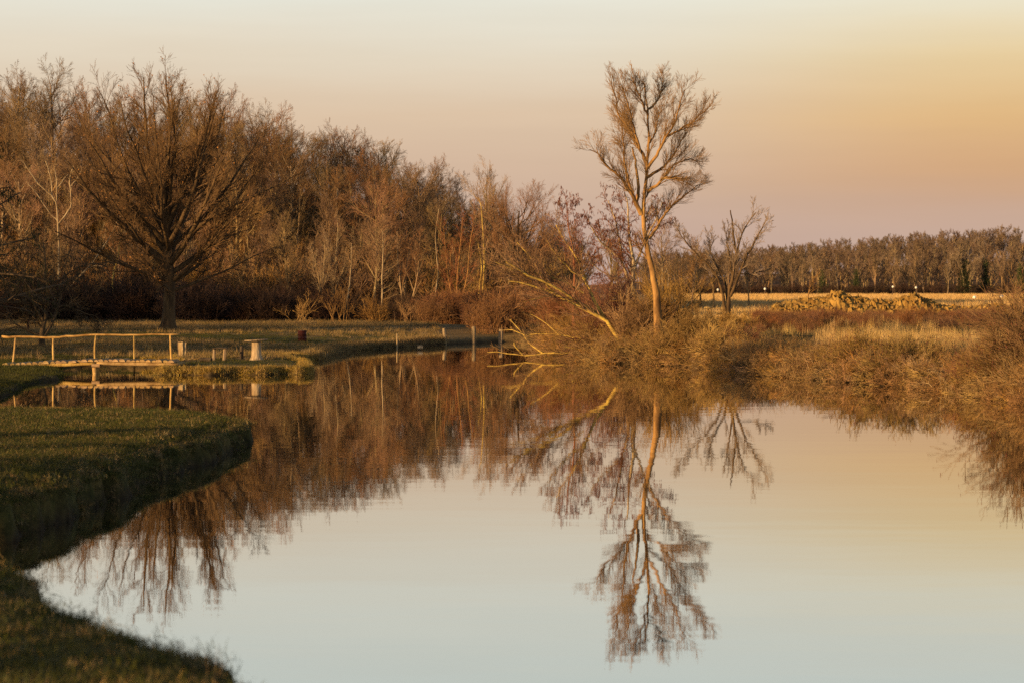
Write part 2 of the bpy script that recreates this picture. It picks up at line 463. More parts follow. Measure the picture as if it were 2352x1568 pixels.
def build_ground():
    az = np.concatenate([np.linspace(-180, -30, 26)[:-1], np.linspace(-30, -13, 22)[:-1], np.linspace(-13, 13, 280), np.linspace(13, 30, 22)[1:], np.linspace(30, 180, 26)[1:]])
    rr = [1.5]
    while rr[-1] < 6000:
        r = rr[-1]
        k = 1.05 if r < 10 else 1.006 if r < 24 else 1.0055 if r < 62 else 1.004 if r < 95 else 1.007 if r < 130 else 1.025 if r < 300 else 1.06
        rr.append(r * k)
    rr = np.array(rr)
    # the full turn closes on itself
    a = np.radians(az[:-1])
    X = (rr[:, None] * np.sin(a)[None]).ravel(); Y = (rr[:, None] * np.cos(a)[None]).ravel()
    sd = shore_dist(np.stack([X, Y], 1))
    Zz = height(X, Y, sd)
    nr, na = len(rr), len(a)
    idx = np.arange(nr * na).reshape(nr, na)
    A = idx[:-1]; B = np.roll(A, -1, 1); D = idx[1:]; C = np.roll(D, -1, 1)
    Q = np.stack([A, D, C, B], -1).reshape(-1, 4)
    V = np.stack([X, Y, Zz], 1)
    c = len(V)
    V = np.concatenate([V, [[0, 0, 0.85]]])
    me = np_mesh('ground', V, Q, None)
    # zones of real cover: green turf, leaf litter, straw field
    green = np.clip(1 - sstep(Y, 46, 56), 0, 1) * (X < 4)
    berm = np.exp(-((Y - 107 - 2 * np.sin(X * .3)) / 4.0) ** 2) * (X < 2)
    tab = np.exp(-((Y - 75.5) / 2.6) ** 2) * (X < -5)
    clear = sstep(X, 4, 6) * sstep(Y, 76, 84) * (1 - sstep(Y, 120, 132))
    green = np.clip(green + berm + 0.7 * tab + 0.8 * clear + 0.25 * wav(X, Y, 5, 2), 0, 1)
    litter = sstep(Y, 146, 154) * (1 - sstep(X, 6, 14))
    litter = np.maximum(litter, sstep(Y, 460, 500))
    field = sstep(Y, 150, 175) * sstep(X, 6, 14) * (1 - sstep(Y, 460, 500))
    soil = np.maximum(1 - sstep(Zz, 0.02, 0.20), 0.9 * (X > 1) * (Y > 40) * (Y < 104) * (1 - sstep(sd, 1.2, 2.6)))
    colr = np.ones((len(V), 4), np.float32)
    colr[:-1, 0] = green; colr[:-1, 1] = litter; colr[:-1, 2] = field; colr[:-1, 3] = soil
    at = me.attributes.new('zone', 'FLOAT_COLOR', 'POINT')
    at.data.foreach_set('color', colr.ravel())
    m = bpy.data.materials.new('ground')
    m.use_nodes = True
    t = m.node_tree; t.nodes.clear()
    out = node(t, 'ShaderNodeOutputMaterial'); p = node(t, 'ShaderNodeBsdfPrincipled')
    t.links.new(p.outputs[0], out.inputs[0])
    p.inputs['Roughness'].default_value = 0.95
    p.inputs['Specular IOR Level'].default_value = 0.1
    tc = node(t, 'ShaderNodeTexCoord')
    atn = node(t, 'ShaderNodeAttribute', attribute_name='zone')
    sp = node(t, 'ShaderNodeSeparateColor'); t.links.new(atn.outputs['Color'], sp.inputs[0])

    def noise(scale, detail=6, rough=0.7):
        n = node(t, 'ShaderNodeTexNoise')
        n.inputs['Scale'].default_value = scale; n.inputs['Detail'].default_value = detail; n.inputs['Roughness'].default_value = rough
        t.links.new(tc.outputs['Object'], n.inputs['Vector'])
        return n.outputs['Fac']

    def two(f, c1, c2, lo=0.38, hi=0.62):
        r = node(t, 'ShaderNodeValToRGB')
        r.color_ramp.elements[0].position = lo; r.color_ramp.elements[0].color = (*c1, 1)
        r.color_ramp.elements[1].position = hi; r.color_ramp.elements[1].color = (*c2, 1)
        t.links.new(f, r.inputs[0]); return r.outputs[0]

    def mixc(f, a, b):
        x = node(t, 'ShaderNodeMixRGB'); t.links.new(f, x.inputs[0]); t.links.new(a, x.inputs[1]); t.links.new(b, x.inputs[2]); return x.outputs[0]
    n1, n2, n3 = noise(1.3), noise(9.0), noise(0.35)
    straw = two(n2, (0.13, 0.085, 0.035), (0.30, 0.20, 0.085))
    straw = mixc(two(n3, (0, 0, 0), (0.5, 0.5, 0.5)), straw, two(n1, (0.10, 0.075, 0.03), (0.16, 0.11, 0.05)))
    turf = two(n2, (0.030, 0.034, 0.010), (0.080, 0.075, 0.020))
    turf = mixc(two(n1, (0, 0, 0), (0.7, 0.7, 0.7), 0.46, 0.66), turf, two(n2, (0.08, 0.06, 0.02), (0.16, 0.115, 0.04)))
    lit = two(n1, (0.09, 0.05, 0.028), (0.19, 0.105, 0.055))
    fld = two(n1, (0.34, 0.21, 0.085), (0.50, 0.33, 0.14))
    soilc = two(n2, (0.014, 0.010, 0.006), (0.04, 0.027, 0.016))
    gm = node(t, 'ShaderNodeMapRange'); t.links.new(math_n(t, 'ADD', sp.outputs[0], math_n(t, 'MULTIPLY', math_n(t, 'SUBTRACT', n1, 0.5), 0.8)), gm.inputs[0])
    gm.inputs[1].default_value = 0.3; gm.inputs[2].default_value = 0.7
    c = mixc(gm.outputs[0], straw, turf)
    c = mixc(sp.outputs[1], c, lit)
    c = mixc(sp.outputs[2], c, fld)
    c = mixc(atn.outputs['Alpha'], c, soilc)
    t.links.new(c, p.inputs['Base Color'])
    b = node(t, 'ShaderNodeBump'); b.inputs['Strength'].default_value = 0.8; b.inputs['Distance'].default_value = 0.05
    t.links.new(n2, b.inputs['Height']); t.links.new(b.outputs[0], p.inputs['Normal'])
    me.materials.append(m)
    return tag(obj('ground', me), kind='structure')


build_ground()


def build_water():
    V = [(-60, -6, 0), (60, -6, 0), (60, 140, 0), (-60, 140, 0)]
    me = np_mesh('water', V, [[0, 1, 2, 3]], None, smooth=False)
    m = bpy.data.materials.new('pond_water')
    m.use_nodes = True
    t = m.node_tree; t.nodes.clear()
    out = node(t, 'ShaderNodeOutputMaterial')
    tc = node(t, 'ShaderNodeTexCoord')

    def noise(scale, st, detail):
        mp = node(t, 'ShaderNodeMapping'); mp.inputs['Scale'].default_value = st
        t.links.new(tc.outputs['Object'], mp.inputs[0])
        n = node(t, 'ShaderNodeTexNoise'); n.inputs['Scale'].default_value = scale; n.inputs['Detail'].default_value = detail
        t.links.new(mp.outputs[0], n.inputs['Vector'])
        return n.outputs['Fac']
    h = math_n(t, 'ADD', math_n(t, 'MULTIPLY', noise(1.0, (0.35, 0.9, 1), 2), 1.0), math_n(t, 'MULTIPLY', noise(4.5, (0.6, 1.0, 1), 2), 0.10))
    pm = node(t, 'ShaderNodeMapRange'); t.links.new(noise(0.06, (0.5, 1.6, 1), 3), pm.inputs[0])
    pm.inputs[1].default_value = 0.38; pm.inputs[2].default_value = 0.66; pm.inputs[3].default_value = 0.45; pm.inputs[4].default_value = 1.9
    h = math_n(t, 'MULTIPLY', h, pm.outputs[0])
    b = node(t, 'ShaderNodeBump')
    b.inputs['Strength'].default_value = 1.0
    b.inputs['Distance'].default_value = 0.0014
    t.links.new(h, b.inputs['Height'])
    gl = node(t, 'ShaderNodeBsdfGlossy')
    gl.inputs['Roughness'].default_value = 0.018
    gl.inputs['Color'].default_value = (0.97, 0.96, 0.94, 1)
    df = node(t, 'ShaderNodeBsdfDiffuse')
    df.inputs['Color'].default_value = (0.018, 0.014, 0.008, 1)
    fr = node(t, 'ShaderNodeFresnel'); fr.inputs['IOR'].default_value = 1.5
    t.links.new(b.outputs[0], gl.inputs['Normal']); t.links.new(b.outputs[0], fr.inputs['Normal'])
    mx = node(t, 'ShaderNodeMixShader')
    t.links.new(math_n(t, 'ADD', math_n(t, 'MULTIPLY', fr.outputs[0], 0.5), 0.5), mx.inputs[0]); t.links.new(df.outputs[0], mx.inputs[1]); t.links.new(gl.outputs[0], mx.inputs[2])
    t.links.new(mx.outputs[0], out.inputs[0])
    me.materials.append(m)
    tag(obj('water', me), kind='structure')


build_water()


# ------------------------------------------------------------------ branches
def grow(rng, P, D, L, R0, K, wander, up, end, rmin=0.004):
    N = len(P)
    pts = np.empty((N, K, 3)); pts[:, 0] = P
    d = D.copy()
    seg = (L / (K - 1))[:, None]
    for k in range(1, K):
        d = d + rng.normal(0, wander, (N, 3))
        d[:, 2] += up
        d /= np.linalg.norm(d, axis=1, keepdims=True)
        pts[:, k] = pts[:, k - 1] + d * seg
    t = np.linspace(0, 1, K)[None]
    rad = np.maximum(R0[:, None] * (1 - t * (1 - end)), rmin)
    return pts, rad


def spawn(rng, pts, rad, lev):
    N, K, _ = pts.shape
    n = lev['n']
    L = np.linalg.norm(np.diff(pts, axis=1), axis=2).sum(1)
    t0, t1 = lev.get('t', (0.25, 1.0))
    t = t0 + (t1 - t0) * (np.arange(n)[None] + rng.random((N, n))) / n
    x = np.clip(t * (K - 1), 0, K - 1.001)
    i = x.astype(int); fr = (x - i)[..., None]
    ar = np.arange(N)[:, None]
    P = pts[ar, i] * (1 - fr) + pts[ar, i + 1] * fr
    T = pts[ar, i + 1] - pts[ar, i]
    T /= np.linalg.norm(T, axis=2, keepdims=True) + 1e-9
    rp = rad[ar, i] * (1 - fr[..., 0]) + rad[ar, i + 1] * fr[..., 0]
    q = rng.normal(0, 1, (N, n, 3))
    q -= (q * T).sum(2, keepdims=True) * T
    q /= np.linalg.norm(q, axis=2, keepdims=True) + 1e-9
    a0, a1 = lev.get('a', (30, 55))
    ang = np.radians(rng.uniform(a0, a1, (N, n)))[..., None]
    D = T * np.cos(ang) + q * np.sin(ang)
    l0, l1 = lev['l']
    Lc = np.minimum(rng.uniform(l0, l1, (N, n)) * (L[:, None] if not lev.get('abs') else 1.0), lev.get('cap', 99) * rng.uniform(.6, 1, (N, n))) * (1 - lev.get('fall', 0.45) * t)
    Rc = np.minimum(rp * lev.get('rr', 0.6), rp * 0.9)
    m = (Lc > 0.03).ravel()
    return P.reshape(-1, 3)[m], D.reshape(-1, 3)[m], Lc.ravel()[m], Rc.ravel()[m]


def sprout(rng, gens, levels, rmin=0.004, first_all=True):
    """gens: list of (pts, rad); grows the levels one from another"""
    out = []
    cur = gens
    for lv in levels:
        new = []
        for pts, rad in cur:
            if len(pts) == 0: continue
            P, D, L, R0 = spawn(rng, pts, rad, lv)
            new.append(grow(rng, P, D, L, R0, lv.get('K', 4), lv.get('w', 0.18), lv.get('up', 0.08), lv.get('end', 0.35), lv.get('rmin', rmin)))
        if new:
            cat = (np.concatenate([a for a, _ in new]), np.concatenate([b for _, b in new]))
            cur = [cat]
            out.append((cat[0], cat[1], lv.get('S', 3)))
    return out


def catmull(pts, K):
    P = np.array(pts, float)
    if len(P) == 2:
        t = np.linspace(0, 1, K)[:, None]
        return P[0] * (1 - t) + P[1] * t
    E = np.concatenate([[2 * P[0] - P[1]], P, [2 * P[-1] - P[-2]]])
    seg = np.linalg.norm(np.diff(P, axis=0), axis=1); s = np.concatenate([[0], np.cumsum(seg)])
    out = []
    for u in np.linspace(0, s[-1], K):
        i = min(np.searchsorted(s, u, 'right') - 1, len(P) - 2)
        t = (u - s[i]) / max(seg[i], 1e-9)
        p0, p1, p2, p3 = E[i], E[i + 1], E[i + 2], E[i + 3]
        out.append(0.5 * (2 * p1 + (p2 - p0) * t + (2 * p0 - 5 * p1 + 4 * p2 - p3) * t ** 2 + (3 * p1 - p0 - 3 * p2 + p3) * t ** 3))
    return np.array(out)


def tree_thing(name, loc, trunk_me, crown_me, label, cat='tree', group=None, rz=0.0, sc=1.0, extra=()):
    e = empty(name, loc, rz, sc)
    tag(e, label, cat, group)
    obj('trunk', trunk_me, e)
    if crown_me: obj('crown', crown_me, e)
    for nm, me in extra:
        obj(nm, me, e)['kind'] = 'stuff'
    return e


def drops(rng, P, ln, wd, mat, name, droop=True):
    """small hanging catkins or leaves: six-faced spindles"""
    n = len(P)
    base = np.array([[0, 0, 0], [1, 0, -.4], [-.5, .87, -.4], [-.5, -.87, -.4], [0, 0, -1]], float)
    V = np.repeat(base[None], n, 0)
    V[..., :2] *= wd * rng.uniform(0.7, 1.3, (n, 1, 1))
    V[..., 2] *= ln * rng.uniform(0.6, 1.3, (n, 1))
    if not droop:
        a = rng.uniform(0, 6.28, n); b = rng.uniform(0, 3.1, n)
        x = V[..., 0] * np.cos(a)[:, None] - V[..., 2] * np.sin(a)[:, None]
        z = V[..., 0] * np.sin(a)[:, None] + V[..., 2] * np.cos(a)[:, None]
        V[..., 0], V[..., 2] = x, z
    V += P[:, None, :]
    T = np.array([[0, 1, 2], [0, 2, 3], [0, 3, 1], [4, 2, 1], [4, 3, 2], [4, 1, 3]])
    Q = (T[None] + (np.arange(n) * 5)[:, None, None]).reshape(-1, 3)
    return np_mesh(name, V.reshape(-1, 3), Q, mat, smooth=False)


def limb_tree(seed, limbs, levels, trunk_mat, twig_mat, depth=1.0, K=14, S=7, rmin=0.005, trunk_levels=0, twig_from=0, sink=0.15):
    """tree from limbs drawn as (picture points, distance, thickness at foot, at tip, depth lean in metres)"""
    rng = np.random.default_rng(seed)
    d0 = limbs[0][1]
    base = np.array(at_d(*limbs[0][0][0], d0)); base[2] = gz(base[0], base[1]) - sink
    G, Rr, twigs = [], [], []
    for pl, d, r0, r1, dy, tw in limbs:
        p = catmull([at_d(x, y, d) for x, y in pl], K)
        t = np.linspace(0, 1, K)
        p[:, 1] += dy * t * depth
        p -= base
        p[1:-1] += rng.normal(0, 0.012, (K - 2, 3))
        s = d / F * 0.5
        G.append(p); Rr.append((r0 + (r1 - r0) * t ** 0.8) * s); twigs.append(tw)
    G = np.array(G); Rr = np.array(Rr)
    G[0, 0, 2] = 0.0
    Rr[0, 0] *= 1.45; Rr[0, 1] *= 1.15
    sel = np.array(twigs, bool)
    gen = sprout(rng, [(G[sel], Rr[sel])], levels, rmin)
    tg = [(G, Rr, S)] + gen[:trunk_levels]
    cg = gen[trunk_levels:]
    tm = np_mesh('trunk', *tubes(tg), trunk_mat)
    cm = np_mesh('crown', *tubes(cg), twig_mat) if cg else None
    tips = gen[-1][0][:, -1] if gen else None
    return base, tm, cm, tips, gen


def auto_tree(seed, H, r, trunk_mat, twig_mat, n1=14, spread=0.4, a1=(25, 60), t1=(0.22, 0.98), up1=0.12, n=(8, 6, 4), lean=0.04, lw=0.08, rmin=0.0045, trunk_len=0.8, fall=0.55, up=(0.10, 0.09, 0.08), stems=1, w=(0.10, 0.11, 0.12), lr=((.35, .62), (.4, .7), (.5, 1.0))):
    rng = np.random.default_rng(seed)
    P = np.zeros((stems, 3)); P[:, :2] = rng.normal(0, 0.12 * (stems > 1), (stems, 2))
    D = np.zeros((stems, 3)); D[:, 2] = 1; D[:, :2] = rng.normal(0, lean + 0.14 * (stems > 1), (stems, 2))
    D /= np.linalg.norm(D, axis=1, keepdims=True)
    P[:, 2] = -0.2
    g0 = grow(rng, P, D, np.full(stems, H * trunk_len) * rng.uniform(.85, 1, stems), np.full(stems, r), 12, 0.05, 0.03, 0.22)
    g0[1][:, 0] *= 1.5; g0[1][:, 1] *= 1.1
    lv = [dict(n=n1, t=t1, a=a1, l=(H * spread * .75, H * spread * 1.1), abs=True, fall=fall, rr=0.62, K=8, S=5, w=lw, up=up1, end=0.25),
          dict(n=n[0], t=(0.2, 1), a=(20, 44), l=lr[0], rr=0.6, K=5, S=4, w=w[0], up=up[0], end=0.3),
          dict(n=n[1], t=(0.15, 1), a=(18, 42), l=lr[1], rr=0.62, K=4, S=3, w=w[1], up=up[1], end=0.5),
          dict(n=n[2], t=(0.2, 1), a=(15, 38), l=lr[2], rr=0.7, K=3, S=3, w=w[2], up=up[2], end=0.6)]
    gen = sprout(rng, [g0], lv, rmin)
    tm = np_mesh('trunk', *tubes([(g0[0], g0[1], 8)] + gen[:1]), trunk_mat)
    cm = np_mesh('crown', *tubes(gen[1:]), twig_mat)
    return tm, cm, gen


def shrub_mesh(seed, n, hgt, mat, spread=1.0, nb=(5, 4), arch=-0.05, r=0.012, rmin=0.0045, base=0.35, w=0.12, name='shrub', z0=-0.05):
    rng = np.random.default_rng(seed)
    P = np.zeros((n, 3)); P[:, :2] = rng.normal(0, base, (n, 2)); P[:, 2] = z0
    a = rng.uniform(0, 6.28, n); tl = rng.uniform(0.1, 1.15, n) * spread
    D = np.stack([np.cos(a) * np.sin(tl), np.sin(a) * np.sin(tl), np.cos(tl)], 1)
    g0 = grow(rng, P, D, hgt * rng.uniform(0.55, 1.1, n), np.full(n, r), 7, w, arch, 0.4, rmin)
    lv = [dict(n=nb[0], t=(0.2, 1), a=(15, 45), l=(.35, .75), rr=.7, K=5, S=3, w=.14, up=0.02, end=.5)]
    if nb[1]: lv.append(dict(n=nb[1], t=(0.2, 1), a=(15, 42), l=(.4, .85), rr=.75, K=3, S=3, w=.14, up=0.02, end=.6))
    gen = sprout(rng, [g0], lv, rmin)
    return np_mesh(name, *tubes([(g0[0], g0[1], 4)] + gen), mat), gen


# ------------------------------------------------------------------ scattered ground cover
def blade_tuft(seed, n, h, w, mat, lean=0.5, base=0.05, droop=0.6, segs=3, name='tuft'):
    rng = np.random.default_rng(seed)
    a = rng.uniform(0, 6.28, n); l = np.abs(rng.normal(0, lean, n)); hh = h * rng.uniform(0.45, 1.15, n)
    P = np.zeros((n, 3)); P[:, :2] = rng.normal(0, base, (n, 2)); P[:, 2] = -0.02
    side = np.stack([-np.sin(a), np.cos(a), np.zeros(n)], 1)
    pts = [P]
    ang = l.copy()
    for k in range(segs):
        d = np.stack([np.cos(a) * np.sin(ang), np.sin(a) * np.sin(ang), np.cos(ang)], 1)
        pts.append(pts[-1] + d * (hh / segs)[:, None])
        ang = ang + droop * rng.uniform(0.4, 1.3, n) * 0.8
    V = []
    for k, p in enumerate(pts):
        ww = w * (1 - k / (segs + 0.15)) * 0.5
        V += [p - side * ww, p + side * ww]
    V = np.stack(V, 1)
    Q = np.array([[2 * k, 2 * k + 1, 2 * k + 3, 2 * k + 2] for k in range(segs)])
    Q = (Q[None] + (np.arange(n) * 2 * (segs + 1))[:, None, None]).reshape(-1, 4)
    return np_mesh(name, V.reshape(-1, 3), Q, mat, smooth=True)


def scatter(name, protos, pts, scl, label, cat, rng, tilt=0.12, rotz=None):
    pc = bpy.data.collections.new(name + '_kinds')
    for i, me in enumerate(protos):
        pc.objects.link(bpy.data.objects.new('%s_kind_%02d' % (name, i), me))
    n = len(pts)
    me = bpy.data.meshes.new(name)
    me.vertices.add(n); me.vertices.foreach_set('co', np.ascontiguousarray(pts, np.float32).ravel())
    rot = np.stack([rng.normal(0, tilt, n), rng.normal(0, tilt, n), rng.uniform(0, 6.28, n) if rotz is None else rotz], 1).astype(np.float32)
    for nm, ty, dat, key in (('rot', 'FLOAT_VECTOR', rot, 'vector'), ('scl', 'FLOAT', scl.astype(np.float32), 'value'),
                             ('tint', 'FLOAT', rng.random(n).astype(np.float32), 'value'), ('pick', 'INT', rng.integers(0, len(protos), n).astype(np.int32), 'value')):
        at = me.attributes.new(nm, ty, 'POINT'); at.data.foreach_set(key, np.ascontiguousarray(dat).ravel())
    me.update()
    o = obj(name, me)
    tag(o, label, cat, kind='stuff')
    g = bpy.data.node_groups.new(name, 'GeometryNodeTree')
    g.interface.new_socket('Geometry', in_out='INPUT', socket_type='NodeSocketGeometry')
    g.interface.new_socket('Geometry', in_out='OUTPUT', socket_type='NodeSocketGeometry')
    gi = g.nodes.new('NodeGroupInput'); go = g.nodes.new('NodeGroupOutput')
    ci = g.nodes.new('GeometryNodeCollectionInfo')
    ci.inputs['Collection'].default_value = pc
    ci.inputs['Separate Children'].default_value = True
    ip = g.nodes.new('GeometryNodeInstanceOnPoints')
    ip.inputs['Pick Instance'].default_value = True

    def na(nm, ty):
        x = g.nodes.new('GeometryNodeInputNamedAttribute'); x.data_type = ty; x.inputs['Name'].default_value = nm
        return x.outputs['Attribute']
    er = g.nodes.new('FunctionNodeEulerToRotation')
    g.links.new(na('rot', 'FLOAT_VECTOR'), er.inputs[0])
    g.links.new(gi.outputs[0], ip.inputs['Points'])
    g.links.new(ci.outputs[0], ip.inputs['Instance'])
    g.links.new(na('pick', 'INT'), ip.inputs['Instance Index'])
    g.links.new(er.outputs[0], ip.inputs['Rotation'])
    g.links.new(na('scl', 'FLOAT'), ip.inputs['Scale'])
    g.links.new(ip.outputs[0], go.inputs[0])
    md = o.modifiers.new('scatter', 'NODES'); md.node_group = g
    return o


def area(rng, n, x0, x1, y0, y1, fn=None, left=None, smin=0.02):
    """n ground points: x given in metres or, with left set, as picture columns"""
    Y = np.sqrt(rng.uniform(y0 ** 2, y1 ** 2, n))
    X = rng.uniform(x0, x1, n)
    if left: X = (X - CX) / F * Y
    sd = shore_dist(np.stack([X, Y], 1))
    keep = sd > smin
    if fn is not None: keep &= fn(X, Y, sd)
    X, Y, sd = X[keep], Y[keep], sd[keep]
    return np.stack([X, Y, height(X, Y, sd)], 1), sd


def z1(x, y): return (x * .18313, 287.1 + .18313 * y)
def z2(x, y): return (x * .18313, 545.5 + .18313 * y)
def zb(x, y): return (x * .293, 516.8 + .293 * y)
def z5(x, y): return (1091 + .293 * x, 114.8 + .293 * y)
def z6(x, y): return (1091 + .293 * x, 459.4 + .293 * y)
def z4(x, y): return ((1700 + x / 3.36) / 1.7415, (1150 + y / 3.36) / 1.7415)
def zt(x, y): return ((600 + x / 3.36) / 1.7415, (1250 + y / 3.36) / 1.7415)


def zz(fn, *pts): return [fn(*p) for p in pts]


# ------------------------------------------------------------------ log footbridge
def build_bridge():
    DF, DB = 73.0, 74.15
    o = np.array([at_d(218, 850, DF)[0], DF, 0.0])
    root = empty('footbridge', tuple(o))
    tag(root, 'rustic log footbridge with one crooked pole handrail', 'bridge')

    def W(fn, pts, d): return [tuple(np.array(at_d(*fn(x, y), d)) - o) for x, y in pts]
    rail = catmull(W(zb, [(14, 877), (200, 875), (400, 880), (560, 873), (740, 859), (1000, 863), (1200, 859), (1412, 858)], DB), 26)
    rng = np.random.default_rng(3)
    rail[:, 2] += rng.normal(0, .006, len(rail))
    m = MB(); m.tube(rail, np.linspace(.036, .026, 26) * rng.uniform(.9, 1.12, 26), 8); m.build('handrail', M['pole_wood'], root, smooth=True)
    for a, bm, c in (((122, 881), (113, 980), (101, 1092)), ((417, 881), (416, 980), (421, 1082)), ((752, 865), (743, 960), (745, 1078)), ((1050, 866), (1052, 960), (1055, 1235)), ((1335, 861), (1338, 960), (1345, 1075))):
        p = catmull(W(zb, [a, bm, c], DB + 0.0), 8)
        m = MB(); m.tube(p, np.linspace(.026, .034, 8) * rng.uniform(.92, 1.1, 8), 8); m.build('railing_post', M['pole_wood'], root, smooth=True)
    lo = W(zb, [(14, 1116), (160, 1109), (300, 1102), (600, 1088), (752, 1080)], DF)
    hi = W(zb, [(756, 1079), (900, 1083), (1100, 1087), (1410, 1089)], DF)
    for dd in (0.0, 0.55, 1.1):
        for pl, r in ((lo, .07), (hi, .065)):
            p = catmull([(x, y + dd + .06, z) for x, y, z in pl], 12)
            m = MB(); m.tube(p, np.linspace(r, r * .85, 12) * rng.uniform(.94, 1.06, 12), 10); m.build('stringer_log', M['pole_wood'], root, smooth=True)
    # deck of split logs laid crosswise, ends towards the pond
    top = catmull(W(zb, [(20, 1100), (300, 1086), (600, 1072), (760, 1065), (1000, 1067), (1395, 1073)], DF), 60)
    x, k = top[0, 0] + .08, 0
    while x < top[-1, 0] - .06:
        r = rng.uniform(.065, .095) if k % 7 else .105
        z = np.interp(x, top[:, 0], top[:, 2])
        th = np.linspace(0, math.pi, 8)
        ring = [(math.cos(t) * r * rng.uniform(.94, 1.05), math.sin(t) * r * rng.uniform(.75, .95)) for t in th]
        y0, y1 = rng.uniform(-.07, .03), 1.2 + rng.uniform(-.05, .08)
        n = len(ring); sk = rng.uniform(-.04, .04)
        V = [(px, y0, pz) for px, pz in ring] + [(px + sk, y1, pz) for px, pz in ring]
        Fs = [(i, i + n, i + n + 1, i + 1) for i in range(n - 1)] + [(0, n - 1, 2 * n - 1, n), tuple(range(n - 1, -1, -1))[::-1], tuple(range(n, 2 * n))[::-1]]
        m = MB(); m.add(V, Fs)
        m.build('deck_log', M['log_bark'], root, (x, 0, z - .012))
        x += r * 2 * rng.uniform(.93, 1.04); k += 1
    # pier: two stout posts under a cross block
    for px, dd in ((741, 0.02), (762, .12), (750, 1.0)):
        a = np.array(at_d(*zb(px, 1100), DF + dd)) - o
        m = MB(); m.tube([(a[0], a[1], -.5), (a[0] + .01, a[1], 0), (a[0], a[1], a[2])], [.075, .07, .072], 10); m.build('pier_post', M['pole_wood'], root, smooth=True)
    a = np.array(at_d(*zb(752, 1094), DF)) - o
    m = MB(); m.tube([(a[0] - .12, -.04, a[2] - .02), (a[0] + .12, -.03, a[2] - .02)], [.055, .055], 8); m.build('cross_block', M['log_bark'], root)
    p = W(zb, [(545, 1135), (575, 1095)], DF + .3)
    m = MB(); m.tube(p, [.012, .012], 6); m.build('brace_stick', M['pole_wood'], root)


build_bridge()


# ------------------------------------------------------------------ things on the grassy point
def ground_pt(fn, x, y, z0=0.3):
    px, py = fn(x, y)
    z = z0
    for _ in range(6):
        X, Y = at_z(px, py, z)
        z = gz(X, Y)
    return X, Y, z


